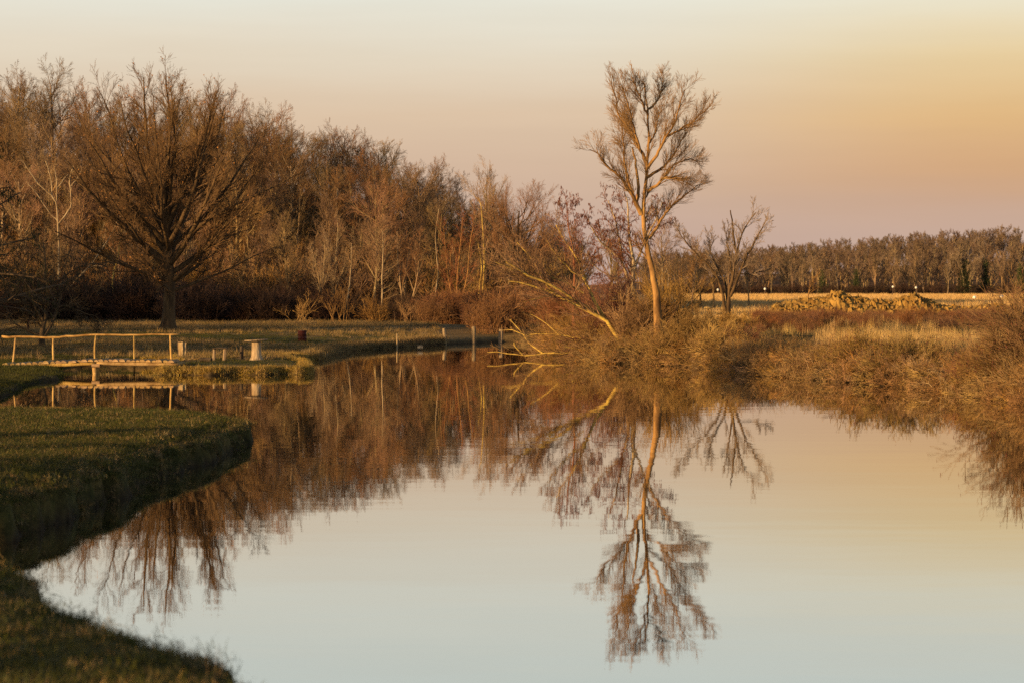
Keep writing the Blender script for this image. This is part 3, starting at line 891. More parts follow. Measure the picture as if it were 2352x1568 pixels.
def build_point_things():
    rng = np.random.default_rng(11)
    # upright plank stack
    X, Y, z = ground_pt(zt, 430, 618)
    s = Y / F / (3.36 * 1.7415) * 2352 / 2352
    e = empty('plank_box', (X, Y, z)); tag(e, 'upright bundle of weathered split planks at the bridge end', 'plank box')
    k = Y / (F * 3.36 * 1.7415 / 1.7415) / 1.7415
    px = Y / F / (1.7415 * 3.36)          # metres for one pixel of that close view
    for (x0, x1, top, dy) in ((385, 421, 412, 0), (421, 446, 408, -.03), (446, 479, 414, .02), (392, 430, 420, .22), (436, 474, 418, .25)):
        a, b = (x0 - 430) * px, (x1 - 430) * px - .006
        h = (618 - top) * px
        m = MB()
        j = rng.uniform(-.012, .012, 8)
        y0, y1 = dy - .03, dy + .02
        n = 6
        V = []
        for i in range(n):
            t = i / (n - 1)
            q = rng.normal(0, .006, 4)
            V += [(a + q[0], y0 + q[1], -.05 + t * (h + .05)), (b + q[2], y0 + q[3], -.05 + t * (h + .05)), (b, y1, -.05 + t * (h + .05)), (a, y1, -.05 + t * (h + .05))]
        Fs = [(0, 3, 2, 1), (4 * n - 4, 4 * n - 3, 4 * n - 2, 4 * n - 1)]
        for i in range(n - 1):
            for c in range(4):
                Fs.append((4 * i + c, 4 * i + (c + 1) % 4, 4 * i + 4 + (c + 1) % 4, 4 * i + 4 + c))
        m.add(V, Fs); m.build('plank', M['plank'], e)
    # bent iron hook beside it
    X2, Y2, z2_ = ground_pt(zt, 375, 660)
    m = MB(); m.tube([(0, 0, -.2), (0.0, 0, .35), (-.03, 0, .57), (.0, 0, .64), (.05, 0, .645)], [.011] * 5, 6)
    tag(m.build('iron_hook', M['metal'], None, (X2, Y2 + .1, z2_)), 'thin bent iron rod standing before the upright planks', 'iron rod')
    # bench: plank on two short posts
    X, Y, z = ground_pt(zt, 930, 648)
    e = empty('bench', (X, Y, z)); tag(e, 'low wooden bench of a dark plank on short posts', 'bench')
    px = Y / F / (1.7415 * 3.36)
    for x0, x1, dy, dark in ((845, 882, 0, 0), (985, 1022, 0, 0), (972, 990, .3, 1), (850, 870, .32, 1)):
        a, b = (x0 - 930) * px, (x1 - 930) * px
        h = (648 - 492) * px
        m = MB(); m.tube([((a + b) / 2 - .02, dy, -.1), ((a + b) / 2, dy, h * .5), ((a + b) / 2 + .01, dy, h)], [(b - a) / 2 * 1.15] * 3, 5, jit=.004, seed=x0)
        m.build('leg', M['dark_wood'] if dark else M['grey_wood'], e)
    a, b = (838 - 930) * px, (1034 - 930) * px
    h = (648 - 494) * px
    m = MB()
    V = []
    for i in range(7):
        t = i / 6; q = rng.normal(0, .005)
        for yy, zz_ in ((-.1, 0), (.38, 0), (.38, .03), (-.1, .03)):
            V.append((a + (b - a) * t, yy, h + zz_ + q + .012 * math.sin(3 * t)))
    Fs = [(0, 1, 2, 3), (27, 26, 25, 24)]
    for i in range(6):
        for c in range(4): Fs.append((4 * i + c, 4 * i + 4 + c, 4 * i + 4 + (c + 1) % 4, 4 * i + (c + 1) % 4))
    m.add(V, Fs); m.build('seat', M['dark_wood'], e)
    # short dark post
    X, Y, z = ground_pt(zt, 1230, 630)
    m = MB(); m.tube([(0, 0, -.1), (0, 0, .2), (0, 0, .38), (0, 0, .42)], [.065, .062, .058, .04], 9, jit=.003)
    tag(m.build('short_post', M['dark_wood'], None, (X, Y, z)), 'short dark post between the bench and the stump table', 'post')
    # charred log on the grass
    X, Y, z = ground_pt(zt, 750, 662)
    m = MB(); m.tube([(-.2, 0, .07), (-.05, .02, .075), (.1, .0, .07), (.2, -.05, .07)], [.06, .075, .075, .068], 10, jit=.006)
    tag(m.build('charred_log', M['dark_wood'], None, (X, Y, z)), 'short charred log lying in the grass before the bench', 'log')
    for i, (x, y, rz, L, lab) in enumerate(((660, 640, .4, .35, 'small dry branch lying beside the charred log'), (505, 655, -.3, .4, 'dry stick on the grass near the upright planks'))):
        X, Y, z = ground_pt(zt, x, y)
        rg = np.random.default_rng(i)
        g0 = grow(rg, np.zeros((3, 3)), np.array([[1, .1, .12], [.8, .5, .25], [.9, -.4, .3]]) / 1.1, np.array([L, L * .7, L * .6]), np.full(3, .012), 6, .15, 0, .4)
        o = obj('dry_branch', np_mesh('dry_branch', *tubes([(g0[0], g0[1], 5)]), M['pole_wood']), None, (X - L / 2, Y, z + .02))
        o.rotation_euler = (0, 0, rz); tag(o, lab, 'branch')
    # stump table
    X, Y, z = ground_pt(zt, 1430, 634)
    e = empty('stump_table', (X, Y, z)); tag(e, 'tree stump table with flared foot and thin round top', 'table')
    px = Y / F / (1.7415 * 3.36)
    prof = [(120, 640), (96, 628), (76, 600), (68, 560), (64, 500), (61, 440), (60, 380)]
    S = 20
    rf = np.random.default_rng(8)
    lob = rf.uniform(.7, 1.35, S); lob = (lob + np.roll(lob, 1)) / 2
    V, Fs = [], []
    for k, (w, y) in enumerate(prof):
        fl = max(0, 1 - k / 3.0)
        for i in range(S):
            a = i / S * 6.283
            r = w * px * (1 + (lob[i] - 1) * fl) * rf.uniform(.97, 1.03)
            V.append((r * math.cos(a), r * math.sin(a), (634 - y) * px - (.05 if k == 0 else 0)))
    for k in range(len(prof) - 1):
        for i in range(S): Fs.append((k * S + i, k * S + (i + 1) % S, (k + 1) * S + (i + 1) % S, (k + 1) * S + i))
    Fs.append(tuple(range((len(prof) - 1) * S, len(prof) * S)))
    m = MB(); m.add(V, Fs); m.build('stump', M['stump'], e, smooth=True)
    m = MB()
    h = (634 - 378) * px + .004
    ring = [rf.uniform(.94, 1.04) * 158 * px for _ in range(26)]
    V = [(r * math.cos(i / 26 * 6.283), r * math.sin(i / 26 * 6.283) * .9, h + zz_ + .02 * math.cos(i / 26 * 6.28)) for zz_ in (0, .035) for i, r in enumerate(ring)]
    Fs = [(i, (i + 1) % 26, 26 + (i + 1) % 26, 26 + i) for i in range(26)] + [tuple(range(26))[::-1], tuple(range(26, 52))]
    m.add(V, Fs); m.build('table_top', M['grey_wood'], e, (.0, 0, 0))
    # rusty drum
    X, Y, z = ground_pt(zt, 2046, 392)
    e = empty('steel_drum', (X, Y, z)); tag(e, 'dark rust red steel drum standing on the lawn', 'barrel')
    px = Y / F / (1.7415 * 3.36)
    r, h = 58 * px, 146 * px
    m = MB(); m.tube([(0, 0, -.04), (0, 0, .0), (0, 0, h * .31), (0, 0, h * .33), (0, 0, h * .35), (0, 0, h * .64), (0, 0, h * .66), (0, 0, h * .68), (0, 0, h)], [r, r, r * .98, r * 1.04, r * .98, r * .98, r * 1.04, r * .98, r], 24)
    body = m.build('body', M['rust'], e, smooth=True)
    m = MB(); m.tube([(0, 0, h - .03), (0, 0, h + .012)], [r * 1.035, r * 1.035], 24); m.build('rim', M['rust'], body)
    m = MB(); m.tube([(0, 0, h + .012), (0, 0, h + .02)], [r * .93, r * .93], 24); m.build('lid', M['metal'], body)
    # marker stake on the far lawn
    X, Y, z = ground_pt(z2, 352, 1205, .5)
    m = MB(); m.tube([(0, 0, -.2), (0, 0, .35), (0.01, 0, .5), (0.01, 0, .51), (.01, 0, .68)], [.028, .028, .028, .05, .05], 6)
    tag(m.build('marker_stake', M['rust'], None, (X, Y, z)), 'thin dark marker stake on the lawn left of the oak', 'stake')
    # stones at the water's edge under the grassy point
    for i, (x, y, w) in enumerate(((1380, 805, 30), (1430, 800, 40), (1520, 805, 50), (1590, 805, 48), (1655, 802, 40), (1715, 800, 44), (1785, 797, 40), (1310, 805, 34), (1240, 803, 40), (1170, 802, 30), (1090, 803, 36))):
        pxx, pyy = zt(x, y + 8)
        X, Y = at_z(pxx, pyy, 0)
        px = Y / F / (1.7415 * 3.36)
        rg = np.random.default_rng(100 + i)
        V, Fs = [], []
        for k, ph in enumerate((-1.2, -.5, .3, 1.0)):
            for j in range(8):
                a = j / 8 * 6.283; q = rg.uniform(.8, 1.15)
                V.append((math.cos(a) * math.cos(ph) * w * .62 * px * q, math.sin(a) * math.cos(ph) * .09 * q, math.sin(ph) * 30 * px * q))
        for k in range(3):
            for j in range(8): Fs.append((k * 8 + j, k * 8 + (j + 1) % 8, k * 8 + 8 + (j + 1) % 8, k * 8 + 8 + j))
        Fs += [tuple(range(7, -1, -1)), tuple(range(24, 32))]
        m = MB(); m.add(V, Fs)
        tag(m.build('edge_stone', M['stone'], None, (X, Y + .06, .06)), 'rounded tan stone in the bank edge below the stump table', 'stone', 'stones edging the grassy point')


build_point_things()


def build_fence():
    rng = np.random.default_rng(21)
    bx, by = at_z(1089, 788, 0)
    root = empty('wire_fence', (bx, by, 0)); tag(root, 'wire mesh fence on weathered posts in the far shallows', 'fence')
    feet = []
    for x, y0, y1, w, ln in ((1023, 754, 790, 8, -3), (1088, 750, 789, 9, 0), (1149, 756, 788, 10, 2)):
        X, Y = at_z(x, y1, 0)
        t = np.array(at_d(x + ln, y0, Y)); r = w / 2 * Y / F
        p = np.array([[X, Y, -.5], [X, Y, 0], [(X + t[0]) / 2, Y, t[2] / 2], [t[0], Y, t[2]]]) - np.array([bx, by, 0])
        m = MB(); m.tube(p, [r * .8, r * .9, r * 1.05, r], 9, jit=.006, seed=x); m.build('fence_post', M['grey_wood'], root)
        feet.append((X, Y, t[2]))
    x0 = at_z(905, 793, 0)
    feet = [(*at_z(912, 788, .2), .42)] + feet + [(1.4, 118.6, .6)]
    m = MB(); m.tube(np.array([[feet[0][0], feet[0][1], 0], [feet[0][0], feet[0][1], .62]]) - np.array([bx, by, 0]), [.035, .03], 7); m.build('fence_post', M['plank'], root)
    G = []
    for (xa, ya, ha), (xb, yb, hb) in zip(feet[:-1], feet[1:]):
        L = math.hypot(xb - xa, yb - ya)
        for k in range(6):
            t = k / 5
            z0, z1_ = .06 + t * (ha - .1), .06 + t * (hb - .1)
            u = np.linspace(0, 1, 4)
            G.append(np.stack([xa + (xb - xa) * u - bx, ya + (yb - ya) * u - by - .05, z0 + (z1_ - z0) * u - .02 * np.sin(u * 3.14)], 1))
        for k in range(int(L / .2)):
            u = (k + .5) / int(L / .2)
            h = ha + (hb - ha) * u
            G.append(np.stack([np.full(4, xa + (xb - xa) * u - bx), np.full(4, ya + (yb - ya) * u - by - .05), np.linspace(.0, h - .06, 4)], 1))
    G = np.array(G)
    o = obj('wire_mesh', np_mesh('wire_mesh', *tubes([(G, np.full(G.shape[:2], .0022), 3)]), M['wire']), root); o['kind'] = 'stuff'
    # pale drain grate by the shore
    X, Y, z = *at_z(965, 790, .25), .2
    e = empty('drain_grate', (X, Y, z - .06), 0, .55); tag(e, 'small pale barred grate at the left end of the wire fence', 'grate')
    for i in range(7):
        m = MB(); m.tube([(i * .06 - .18, 0, -.15), (i * .06 - .18, 0, .1)], [.008, .008], 6); m.build('bar', M['white'], e)
    for zz_ in (-.02, .09):
        m = MB(); m.tube([(-.2, 0.0, zz_), (.2, 0.0, zz_)], [.010, .010], 6); m.build('rail', M['white'], e)
    # rubbish heap behind the fence: boards and pale slabs
    X, Y = at_z(1062, 778, .35); z = gz(X, Y)
    for i, (dx, dy, w, h, rz, ry, mt, lab) in enumerate(((-.7, 0, .7, .06, .1, .12, 'plank', 'orange brown board lying on the far bank behind the fence'), (.0, .2, 1.3, .1, -.1, .03, 'white', 'pale slab lying flat behind the wire fence'),
                                                 (.55, .1, .9, .07, .25, -.1, 'log_bark', 'brown board resting on the pale slab behind the fence'))):
        m = MB()
        V = []
        for k in range(5):
            t = k / 4
            for yy, zz_ in ((-.12, 0), (.12, 0), (.1, h), (-.1, h)):
                V.append((-w / 2 + w * t, yy * rng.uniform(.8, 1.1), zz_ + rng.normal(0, .008)))
        Fs = [(0, 1, 2, 3), (19, 18, 17, 16)] + [(4 * k + c, 4 * k + 4 + c, 4 * k + 4 + (c + 1) % 4, 4 * k + (c + 1) % 4) for k in range(4) for c in range(4)]
        m.add(V, Fs)
        o = m.build('board', M[mt], None, (X + dx, Y + dy, z + .05 + .05 * i)); o.rotation_euler = (0, ry, rz); tag(o, lab, 'board')
    X, Y = at_z(1072, 772, .45)
    m = MB()
    prof = [(.3, -.1), (.26, .1), (.22, .3), (.24, .48)]
    S = 12
    V = [(r * math.cos(j / S * 6.28) * rng.uniform(.9, 1.1), r * math.sin(j / S * 6.28), zz_ + (rng.uniform(-.06, .1) if k == 3 else 0)) for k, (r, zz_) in enumerate(prof) for j in range(S)]
    Fs = [(k * S + j, k * S + (j + 1) % S, k * S + S + (j + 1) % S, k * S + S + j) for k in range(3) for j in range(S)] + [tuple(range(3 * S, 4 * S))]
    m.add(V, Fs); tag(m.build('cut_stump', M['log_bark'], None, (X, Y, gz(X, Y))), 'ragged brown cut stump behind the wire fence', 'stump')


build_fence()


# ------------------------------------------------------------------ the tall bare tree on the right bank
WL = [dict(n=17, t=(.18, 1), a=(15, 38), l=(.3, .6), cap=1.1, fall=.35, rr=.38, K=7, S=4, w=.055, up=.06, end=.3),
      dict(n=8, t=(.12, 1), a=(18, 42), l=(.4, .8), rr=.6, K=5, S=3, w=.055, up=.06, end=.45),
      dict(n=5, t=(.15, 1), a=(15, 40), l=(.5, 1.1), rr=.7, K=3, S=3, w=.055, up=.05, end=.5)]
d = 83.0
limbs = [(zz(z5, (1446, 2020), (1395, 1760), (1350, 1540), (1320, 1290), (1330, 1120), (1348, 980), (1350, 880), (1362, 700), (1355, 480), (1335, 340), (1325, 260)), d, 16.5, 2.5, 0, 1),
         (zz(z5, (1305, 1290), (1262, 1210), (1240, 1150), (1190, 1090), (1130, 1000), (1060, 950), (1000, 890), (965, 830), (890, 795)), d, 12, 2, -1.0, 1),
         (zz(z5, (1240, 1150), (1218, 1070), (1190, 960), (1175, 830), (1168, 700), (1150, 560)), d, 8, 2, .8, 1),
         (zz(z5, (1262, 1200), (1282, 1100), (1266, 980), (1255, 860), (1232, 770)), d, 9, 4, -.2, 0),
         (zz(z5, (1348, 890), (1300, 790), (1230, 650), (1170, 560), (1122, 500), (1115, 400), (1090, 300), (1072, 240)), d, 9, 2, .6, 1),
         (zz(z5, (1290, 770), (1240, 620), (1200, 480), (1172, 400), (1130, 290)), d, 6, 2, -1.2, 1),
         (zz(z5, (1352, 930), (1440, 800), (1490, 690), (1550, 600), (1590, 450), (1630, 330)), d, 9, 2, -.8, 1),
         (zz(z5, (1500, 680), (1600, 630), (1690, 580), (1750, 520), (1805, 480)), d, 6, 2, -1.0, 1),
         (zz(z5, (1350, 1000), (1430, 950), (1500, 900), (1600, 760), (1670, 630)), d, 8, 2, 1.0, 1),
         (zz(z5, (1350, 1110), (1440, 1050), (1490, 1000), (1560, 1010), (1670, 1015)), d, 9, 3, -.6, 1),
         (zz(z5, (1490, 1000), (1560, 900), (1700, 850), (1770, 880)), d, 5, 2, .9, 1),
         (zz(z5, (1365, 1480), (1430, 1390), (1500, 1280), (1590, 1180), (1700, 1100), (1760, 1050)), d, 9, 2, .9, 1),
         (zz(z5, (1352, 480), (1430, 400), (1470, 300), (1480, 220)), d, 6, 2, .5, 1),
         (zz(z5, (1355, 520), (1290, 380), (1245, 290), (1225, 260)), d, 6, 2, -.7, 1),
         (zz(z5, (1345, 860), (1270, 740), (1225, 640), (1215, 520)), d, 5, 2, 1.4, 1),
         (zz(z5, (1352, 760), (1420, 640), (1450, 520), (1500, 400)), d, 5, 2, 1.5, 1)]
b, tm, cm, tips, _ = limb_tree(31, limbs, WL, M['willow_bark'], M['willow_twig'], S=9, K=18, rmin=.0034)
tree_thing('willow_tree', b, tm, cm, 'tallest bare tree on the right bank, its trunk glowing golden')

# leaning yellow trunks over the water
LL = [dict(n=18, t=(.2, 1), a=(14, 50), l=(.25, .55), cap=2.3, rr=.4, K=6, S=4, w=.12, up=.10, end=.3),
      dict(n=7, t=(.2, 1), a=(15, 40), l=(.3, .6), rr=.6, K=5, S=3, w=.16, up=.06, end=.45),
      dict(n=4, t=(.2, 1), a=(15, 40), l=(.3, .6), rr=.7, K=3, S=3, w=.2, up=.04, end=.5)]
d = 85.0
limbs = [(zz(z6, (1170, 1150), (1110, 1060), (1050, 985), (1010, 935), (850, 855), (750, 803), (600, 725), (480, 682), (370, 655), (258, 638)), d, 12, 3.2, -.8, 1),
         (zz(z6, (1000, 915), (860, 832), (740, 762), (640, 690), (500, 630), (400, 585), (340, 548), (244, 490)), d + .1, 9, 4, -1.6, 1),
         (zz(z6, (1020, 935), (950, 810), (890, 690), (850, 560), (770, 410), (690, 290), (640, 190)), d + .1, 8, 2.5, .8, 1),
         (zz(z6, (850, 730), (780, 690), (700, 640), (560, 600), (400, 560), (200, 580)), d, 5, 2, -.9, 1),
         (zz(z6, (700, 770), (600, 755), (500, 770), (380, 800)), d, 4, 1.5, -.6, 1),
         (zz(z6, (870, 620), (760, 560), (650, 450), (560, 320)), d, 4, 1.5, -.5, 1),
         (zz(z6, (640, 700), (540, 600), (470, 500), (380, 380), (330, 330)), d, 4, 1.5, .6, 1),
         (zz(z6, (760, 790), (640, 740), (520, 640), (350, 560), (160, 490)), d, 4.5, 1.5, -1.2, 1),
         (zz(z6, (900, 700), (840, 600), (830, 470), (845, 360)), d, 3.5, 1.5, .4, 1)]
b, tm, cm, tips, _ = limb_tree(33, limbs, LL, M['lichen_bark'], M['shrub'], S=9)
tree_thing('leaning_tree', b, tm, cm, 'yellow lichened trunks leaning low to the left over the bank')

# alder with reddish catkins behind the tall tree
AL = [dict(n=15, t=(.25, 1), a=(40, 80), l=(.24, .45), cap=1.7, rr=.4, K=7, S=4, w=.13, up=.05, end=.3),
      dict(n=8, t=(.2, 1), a=(25, 55), l=(.35, .6), rr=.6, K=5, S=3, w=.18, up=.06, end=.45),
      dict(n=5, t=(.2, 1), a=(20, 50), l=(.35, .7), rr=.7, K=3, S=3, w=.2, up=.04, end=.5)]
d = 89.0
limbs = [(zz(z6, (1245, 830), (1240, 600), (1236, 450), (1215, 330), (1205, 200), (1200, 60), (1170, -60)), d, 14, 2, 0, 1),
         (zz(z6, (1212, 800), (1192, 600), (1160, 490), (1150, 380), (1120, 220), (1080, 80), (1050, 0)), d, 9, 2, .7, 1),
         (zz(z6, (1240, 560), (1300, 400), (1360, 250), (1430, 120), (1460, 20)), d, 7, 2, -.6, 1),
         (zz(z6, (1160, 480), (1060, 400), (980, 330), (900, 200), (880, 120)), d, 6, 2, -.7, 1),
         (zz(z6, (1235, 650), (1190, 630), (1130, 610), (1040, 590), (930, 520), (860, 420)), d, 5, 1.5, -.8, 1)]
b, tm, cm, tips, gen = limb_tree(35, limbs, AL, M['pale_bark'], M['red_twig'], S=8)
rg = np.random.default_rng(2)
ct = drops(rg, np.repeat(tips[rg.random(len(tips)) < .5], 2, 0) + 0, .09, .014, M['catkin'], 'catkins')
e = tree_thing('alder_tree', b, tm, cm, 'reddish catkin covered tree close behind the tallest tree', extra=(('catkins', ct),))
# slim alder further left
d = 92.0
limbs = [(zz(z6, (775, 800), (780, 560), (770, 400), (740, 250), (725, 120), (715, 0)), d, 6, 1.5, 0, 1)]
b, tm, cm, tips, gen = limb_tree(36, limbs, [dict(AL[0], n=22, a=(35, 65), l=(.18, .32)), AL[1], AL[2]], M['red_twig'], M['red_twig'], S=6)
ct = drops(rg, np.repeat(tips[rg.random(len(tips)) < .6], 2, 0), .09, .014, M['catkin'], 'catkins')
tree_thing('slim_alder', b, tm, cm, 'slim catkin hung sapling left of the tallest tree', extra=(('catkins', ct),))

# pollard with broken stubs further right
PL = [dict(n=12, t=(.35, 1), a=(20, 50), l=(.25, .45), cap=1.5, rr=.45, K=6, S=4, w=.15, up=.10, end=.3),
      dict(n=8, t=(.15, 1), a=(18, 45), l=(.35, .65), rr=.6, K=5, S=3, w=.16, up=.07, end=.45),
      dict(n=6, t=(.2, 1), a=(15, 45), l=(.35, .75), rr=.7, K=3, S=3, w=.2, up=.05, end=.5)]
d = 106.0
limbs = [(zz(z6, (1990, 880), (1985, 780), (2010, 650), (2050, 430), (2100, 250), (2200, 100)), d, 10, 2, 0, 1),
         (zz(z6, (1960, 870), (1930, 700), (1905, 640), (1880, 560)), d, 8, 5, -.3, 0),
         (zz(z6, (1985, 810), (1960, 640), (1890, 500), (1850, 400), (1840, 300)), d, 8, 2, .4, 1),
         (zz(z6, (2000, 760), (2080, 560), (2130, 430), (2200, 300), (2260, 180)), d, 8, 2, -.5, 1),
         (zz(z6, (2050, 430), (2030, 320), (2020, 200), (2005, 80)), d, 6, 2.5, .2, 0),
         (zz(z6, (1895, 600), (1820, 500), (1740, 430), (1650, 330), (1575, 225)), d, 6, 1.5, -.5, 1),
         (zz(z6, (2060, 580), (2160, 580), (2270, 560), (2330, 540)), d, 4, 1.5, .5, 1),
         (zz(z6, (2020, 600), (2000, 450), (1985, 330), (1990, 240)), d, 5, 1.5, .9, 1)]
b, tm, cm, tips, _ = limb_tree(37, limbs, PL, M['oak_bark'], M['haze_grey_twig'], S=8)
tree_thing('pollard_tree', b, tm, cm, 'spreading multi stemmed bare tree left of the earth heap')

# ------------------------------------------------------------------ great oak on the left lawn
def build_oak():
    rng = np.random.default_rng(41)
    X, Y = at_z(385, 757, .6)
    z = gz(X, Y)
    K = 14
    hts = np.linspace(0, 1, K)
    tr = np.stack([.10 * np.sin(hts * 5), .1 * np.cos(hts * 4) - .1, -.25 + hts * 8.2], 1)
    rad = np.interp(tr[:, 2], [-.25, .25, 1.0, 2.2, 4, 7, 9.5], [.58, .37, .30, .27, .18, .10, .04])
    n = 33
    i = np.arange(n)
    hs = 1.7 + 4.0 * (i / n) ** .9 + rng.uniform(-.2, .2, n)
    az = i * 2.39996 + rng.uniform(-.4, .4, n)
    an = np.radians(np.interp(i / n, [0, .25, .6, 1], [72, 58, 38, 15]) + rng.uniform(-8, 8, n))
    P = np.stack([np.interp(hs, tr[:, 2], tr[:, 0]), np.interp(hs, tr[:, 2], tr[:, 1]), hs], 1)
    D = np.stack([np.cos(az) * np.sin(an), np.sin(az) * np.sin(an), np.cos(an)], 1)
    C = np.array([0, 0, 6.5]); E = np.array([6.6, 6.3, 6.7])
    o_ = (P - C) / E; dd = D / E
    bq = (o_ * dd).sum(1); aq = (dd ** 2).sum(1); cq = (o_ ** 2).sum(1) - 1
    L = (-bq + np.sqrt(bq ** 2 - aq * cq)) / aq * rng.uniform(.82, 1.0, n)
    R0 = np.interp(i / n, [0, .3, 1], [.10, .15, .14]) * rng.uniform(.75, 1.1, n)
    g1 = grow(rng, P, D, L, R0, 12, .068, .035, .16)
    lv = [dict(n=15, t=(.22, 1), a=(18, 48), l=(.22, .46), cap=2.6, rr=.45, K=6, S=4, w=.13, up=.06, end=.3),
          dict(n=9, t=(.12, 1), a=(18, 42), l=(.4, .7), rr=.6, K=5, S=3, w=.12, up=.06, end=.45),
          dict(n=4, t=(.2, 1), a=(16, 42), l=(.4, .9), rr=.7, K=3, S=3, w=.13, up=.05, end=.5)]
    gen = sprout(rng, [g1], lv, .005)
    tm = np_mesh('trunk', *tubes([(tr[None], rad[None], 14), (g1[0], g1[1], 7)]), M['oak_bark'])
    cm = np_mesh('crown', *tubes(gen), M['oak_twig'])
    tips = gen[-1][0][:, -1]
    lf = drops(rng, tips[rng.random(len(tips)) < .03], .09, .04, M['leaf'], 'leaves', droop=False)
    tree_thing('oak_tree', (X, Y, z), tm, cm, 'great dark fan shaped bare oak on the left lawn', extra=(('leaves', lf),))


build_oak()

# two stemmed shaded tree behind the bridge
DL = [dict(n=15, t=(.12, 1), a=(35, 75), l=(.3, .6), cap=2.4, rr=.5, K=8, S=4, w=.12, up=-.015, end=.25),
      dict(n=9, t=(.15, 1), a=(25, 50), l=(.35, .6), rr=.6, K=5, S=3, w=.18, up=.0, end=.4),
      dict(n=6, t=(.2, 1), a=(20, 50), l=(.35, .7), rr=.7, K=4, S=3, w=.2, up=.02, end=.5)]
d = 90.0
limbs = [(zz(z2, (530, 1405), (525, 1240), (545, 1100), (575, 960), (585, 760), (570, 500), (560, 250), (540, 60)), d, 14, 3, 0, 1),
         (zz(z2, (555, 1240), (600, 1180), (650, 1050), (700, 900), (740, 700), (760, 500), (800, 250), (850, 100)), d, 9, 2, .8, 1),
         (zz(z2, (560, 1050), (500, 980), (440, 800), (380, 550), (320, 350), (250, 150)), d, 7, 2, -.8, 1),
         (zz(z2, (585, 800), (660, 640), (800, 500), (1000, 380), (1200, 330), (1390, 380)), d, 6, 1.5, -.4, 1),
         (zz(z2, (700, 900), (800, 860), (1000, 930), (1180, 1000), (1250, 1060)), d, 4, 1.5, .4, 1),
         (zz(z2, (545, 1060), (460, 1040), (380, 1030), (280, 1025)), d, 3, 1.2, -.3, 1),
         (zz(z2, (560, 800), (420, 760), (250, 820), (120, 800), (0, 740)), d, 5, 1.5, -.9, 1),
         (zz(z2, (570, 700), (430, 560), (260, 520), (120, 440), (0, 480)), d, 5, 1.5, .7, 1)]
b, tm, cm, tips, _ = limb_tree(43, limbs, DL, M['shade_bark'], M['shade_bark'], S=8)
tree_thing('forked_tree', b, tm, cm, 'dark two stemmed drooping tree behind the footbridge')

# near evergreen reaching in from the left edge, out of focus
def build_evergreen():
    rng = np.random.default_rng(47)
    Y = 58.0
    X = -13.5
    z = gz(X, Y)
    tr = grow(rng, np.array([[0, 0, -.2]]), np.array([[0, 0, 1.]]), np.array([6.2]), np.array([.16]), 12, .02, .02, .2)
    lv = [dict(n=46, t=(.22, 1), a=(75, 100), l=(2.2, 3.5), abs=True, fall=.72, rr=.35, K=8, S=4, w=.07, up=.015, end=.3),
          dict(n=11, t=(.15, 1), a=(30, 60), l=(.25, .5), rr=.6, K=5, S=3, w=.1, up=-.05, end=.4),
          dict(n=8, t=(.1, 1), a=(25, 55), l=(.3, .6), rr=.6, K=3, S=3, w=.15, up=-.03, end=.5)]
    gen = sprout(rng, [tr], lv, .003)
    tips = np.concatenate([gen[2][0][:, 1], gen[2][0][:, 2]])
    nd = drops(rng, tips, .07, .012, M['needle'], 'needles')
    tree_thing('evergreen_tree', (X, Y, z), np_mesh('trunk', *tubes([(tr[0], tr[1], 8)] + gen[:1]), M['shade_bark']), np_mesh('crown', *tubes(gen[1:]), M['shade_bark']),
               'dark blurred evergreen boughs reaching in at the left edge', extra=(('needles', nd),), sc=1.3)


build_evergreen()

# pale dead tree and pale trunks in front of the wood
SP = [dict(n=6, t=(.3, 1), a=(25, 60), l=(.12, .28), rr=.5, K=4, S=3, w=.16, up=.03, end=.4)]
d = 153.0
limbs = [(zz(z1, (745, 2330), (735, 1900), (735, 1560), (728, 1250), (715, 1050), (700, 960)), d, 4.5, 3, 0, 0),
         (zz(z1, (700, 965), (640, 880), (490, 740), (370, 560), (285, 440)), d, 4, 1.6, -.5, 1),
         (zz(z1, (652, 890), (640, 720), (600, 580), (558, 450)), d, 3, 1.6, .4, 1),
         (zz(z1, (712, 960), (712, 700), (690, 570), (708, 420)), d, 3, 1.6, 0, 1),
         (zz(z1, (735, 1240), (850, 1090), (892, 1000), (880, 880), (868, 700), (892, 560), (922, 490)), d, 4.5, 1.8, .3, 1),
         (zz(z1, (888, 770), (950, 690), (1020, 560)), d, 2.6, 1.4, .3, 1),
         (zz(z1, (712, 820), (780, 700), (838, 620)), d, 2.4, 1.3, .3, 1),
         (zz(z1, (720, 1200), (615, 1090), (480, 880), (350, 720)), d, 2.8, 1.5, -.4, 1)]
b, tm, cm, tips, _ = limb_tree(51, limbs, SP, M['pale_bark'], M['pale_bark'], S=6)
tree_thing('dead_tree', b, tm, cm, 'pale dead tree with bleached forked stubs at the far left')
limbs = [(zz(z2, (760, 1060), (830, 720), (930, 560), (1050, 440), (1170, 310), (1270, 160), (1380, 0), (1480, -210), (1590, -380), (1690, -620)), d - 3, 5.5, 1.6, 0, 1),
         (zz(z2, (1130, 385), (1200, 355), (1290, 365), (1350, 340)), d - 3, 2.2, 1.2, -.3, 0)]
b, tm, cm, tips, _ = limb_tree(52, limbs, [dict(SP[0], n=9)], M['pale_bark'], M['pale_bark'], S=6)
tree_thing('leaning_birch', b, tm, cm, 'pale slanting trunk just left of the great oak')
limbs = [(zz(z2, (1450, 1060), (1440, 850), (1408, 620), (1425, 450), (1465, 300), (1495, 130), (1530, -100)), d - 4, 5, 2, 0, 1)]
b, tm, cm, tips, _ = limb_tree(53, limbs, [dict(SP[0], n=14, l=(.15, .3)), dict(SP[0], n=6)], M['lichen_bark'], M['wood_twig'], S=6)
tree_thing('yellowish_tree', b, tm, cm, 'slim yellowish trunk close behind the oak on its left')
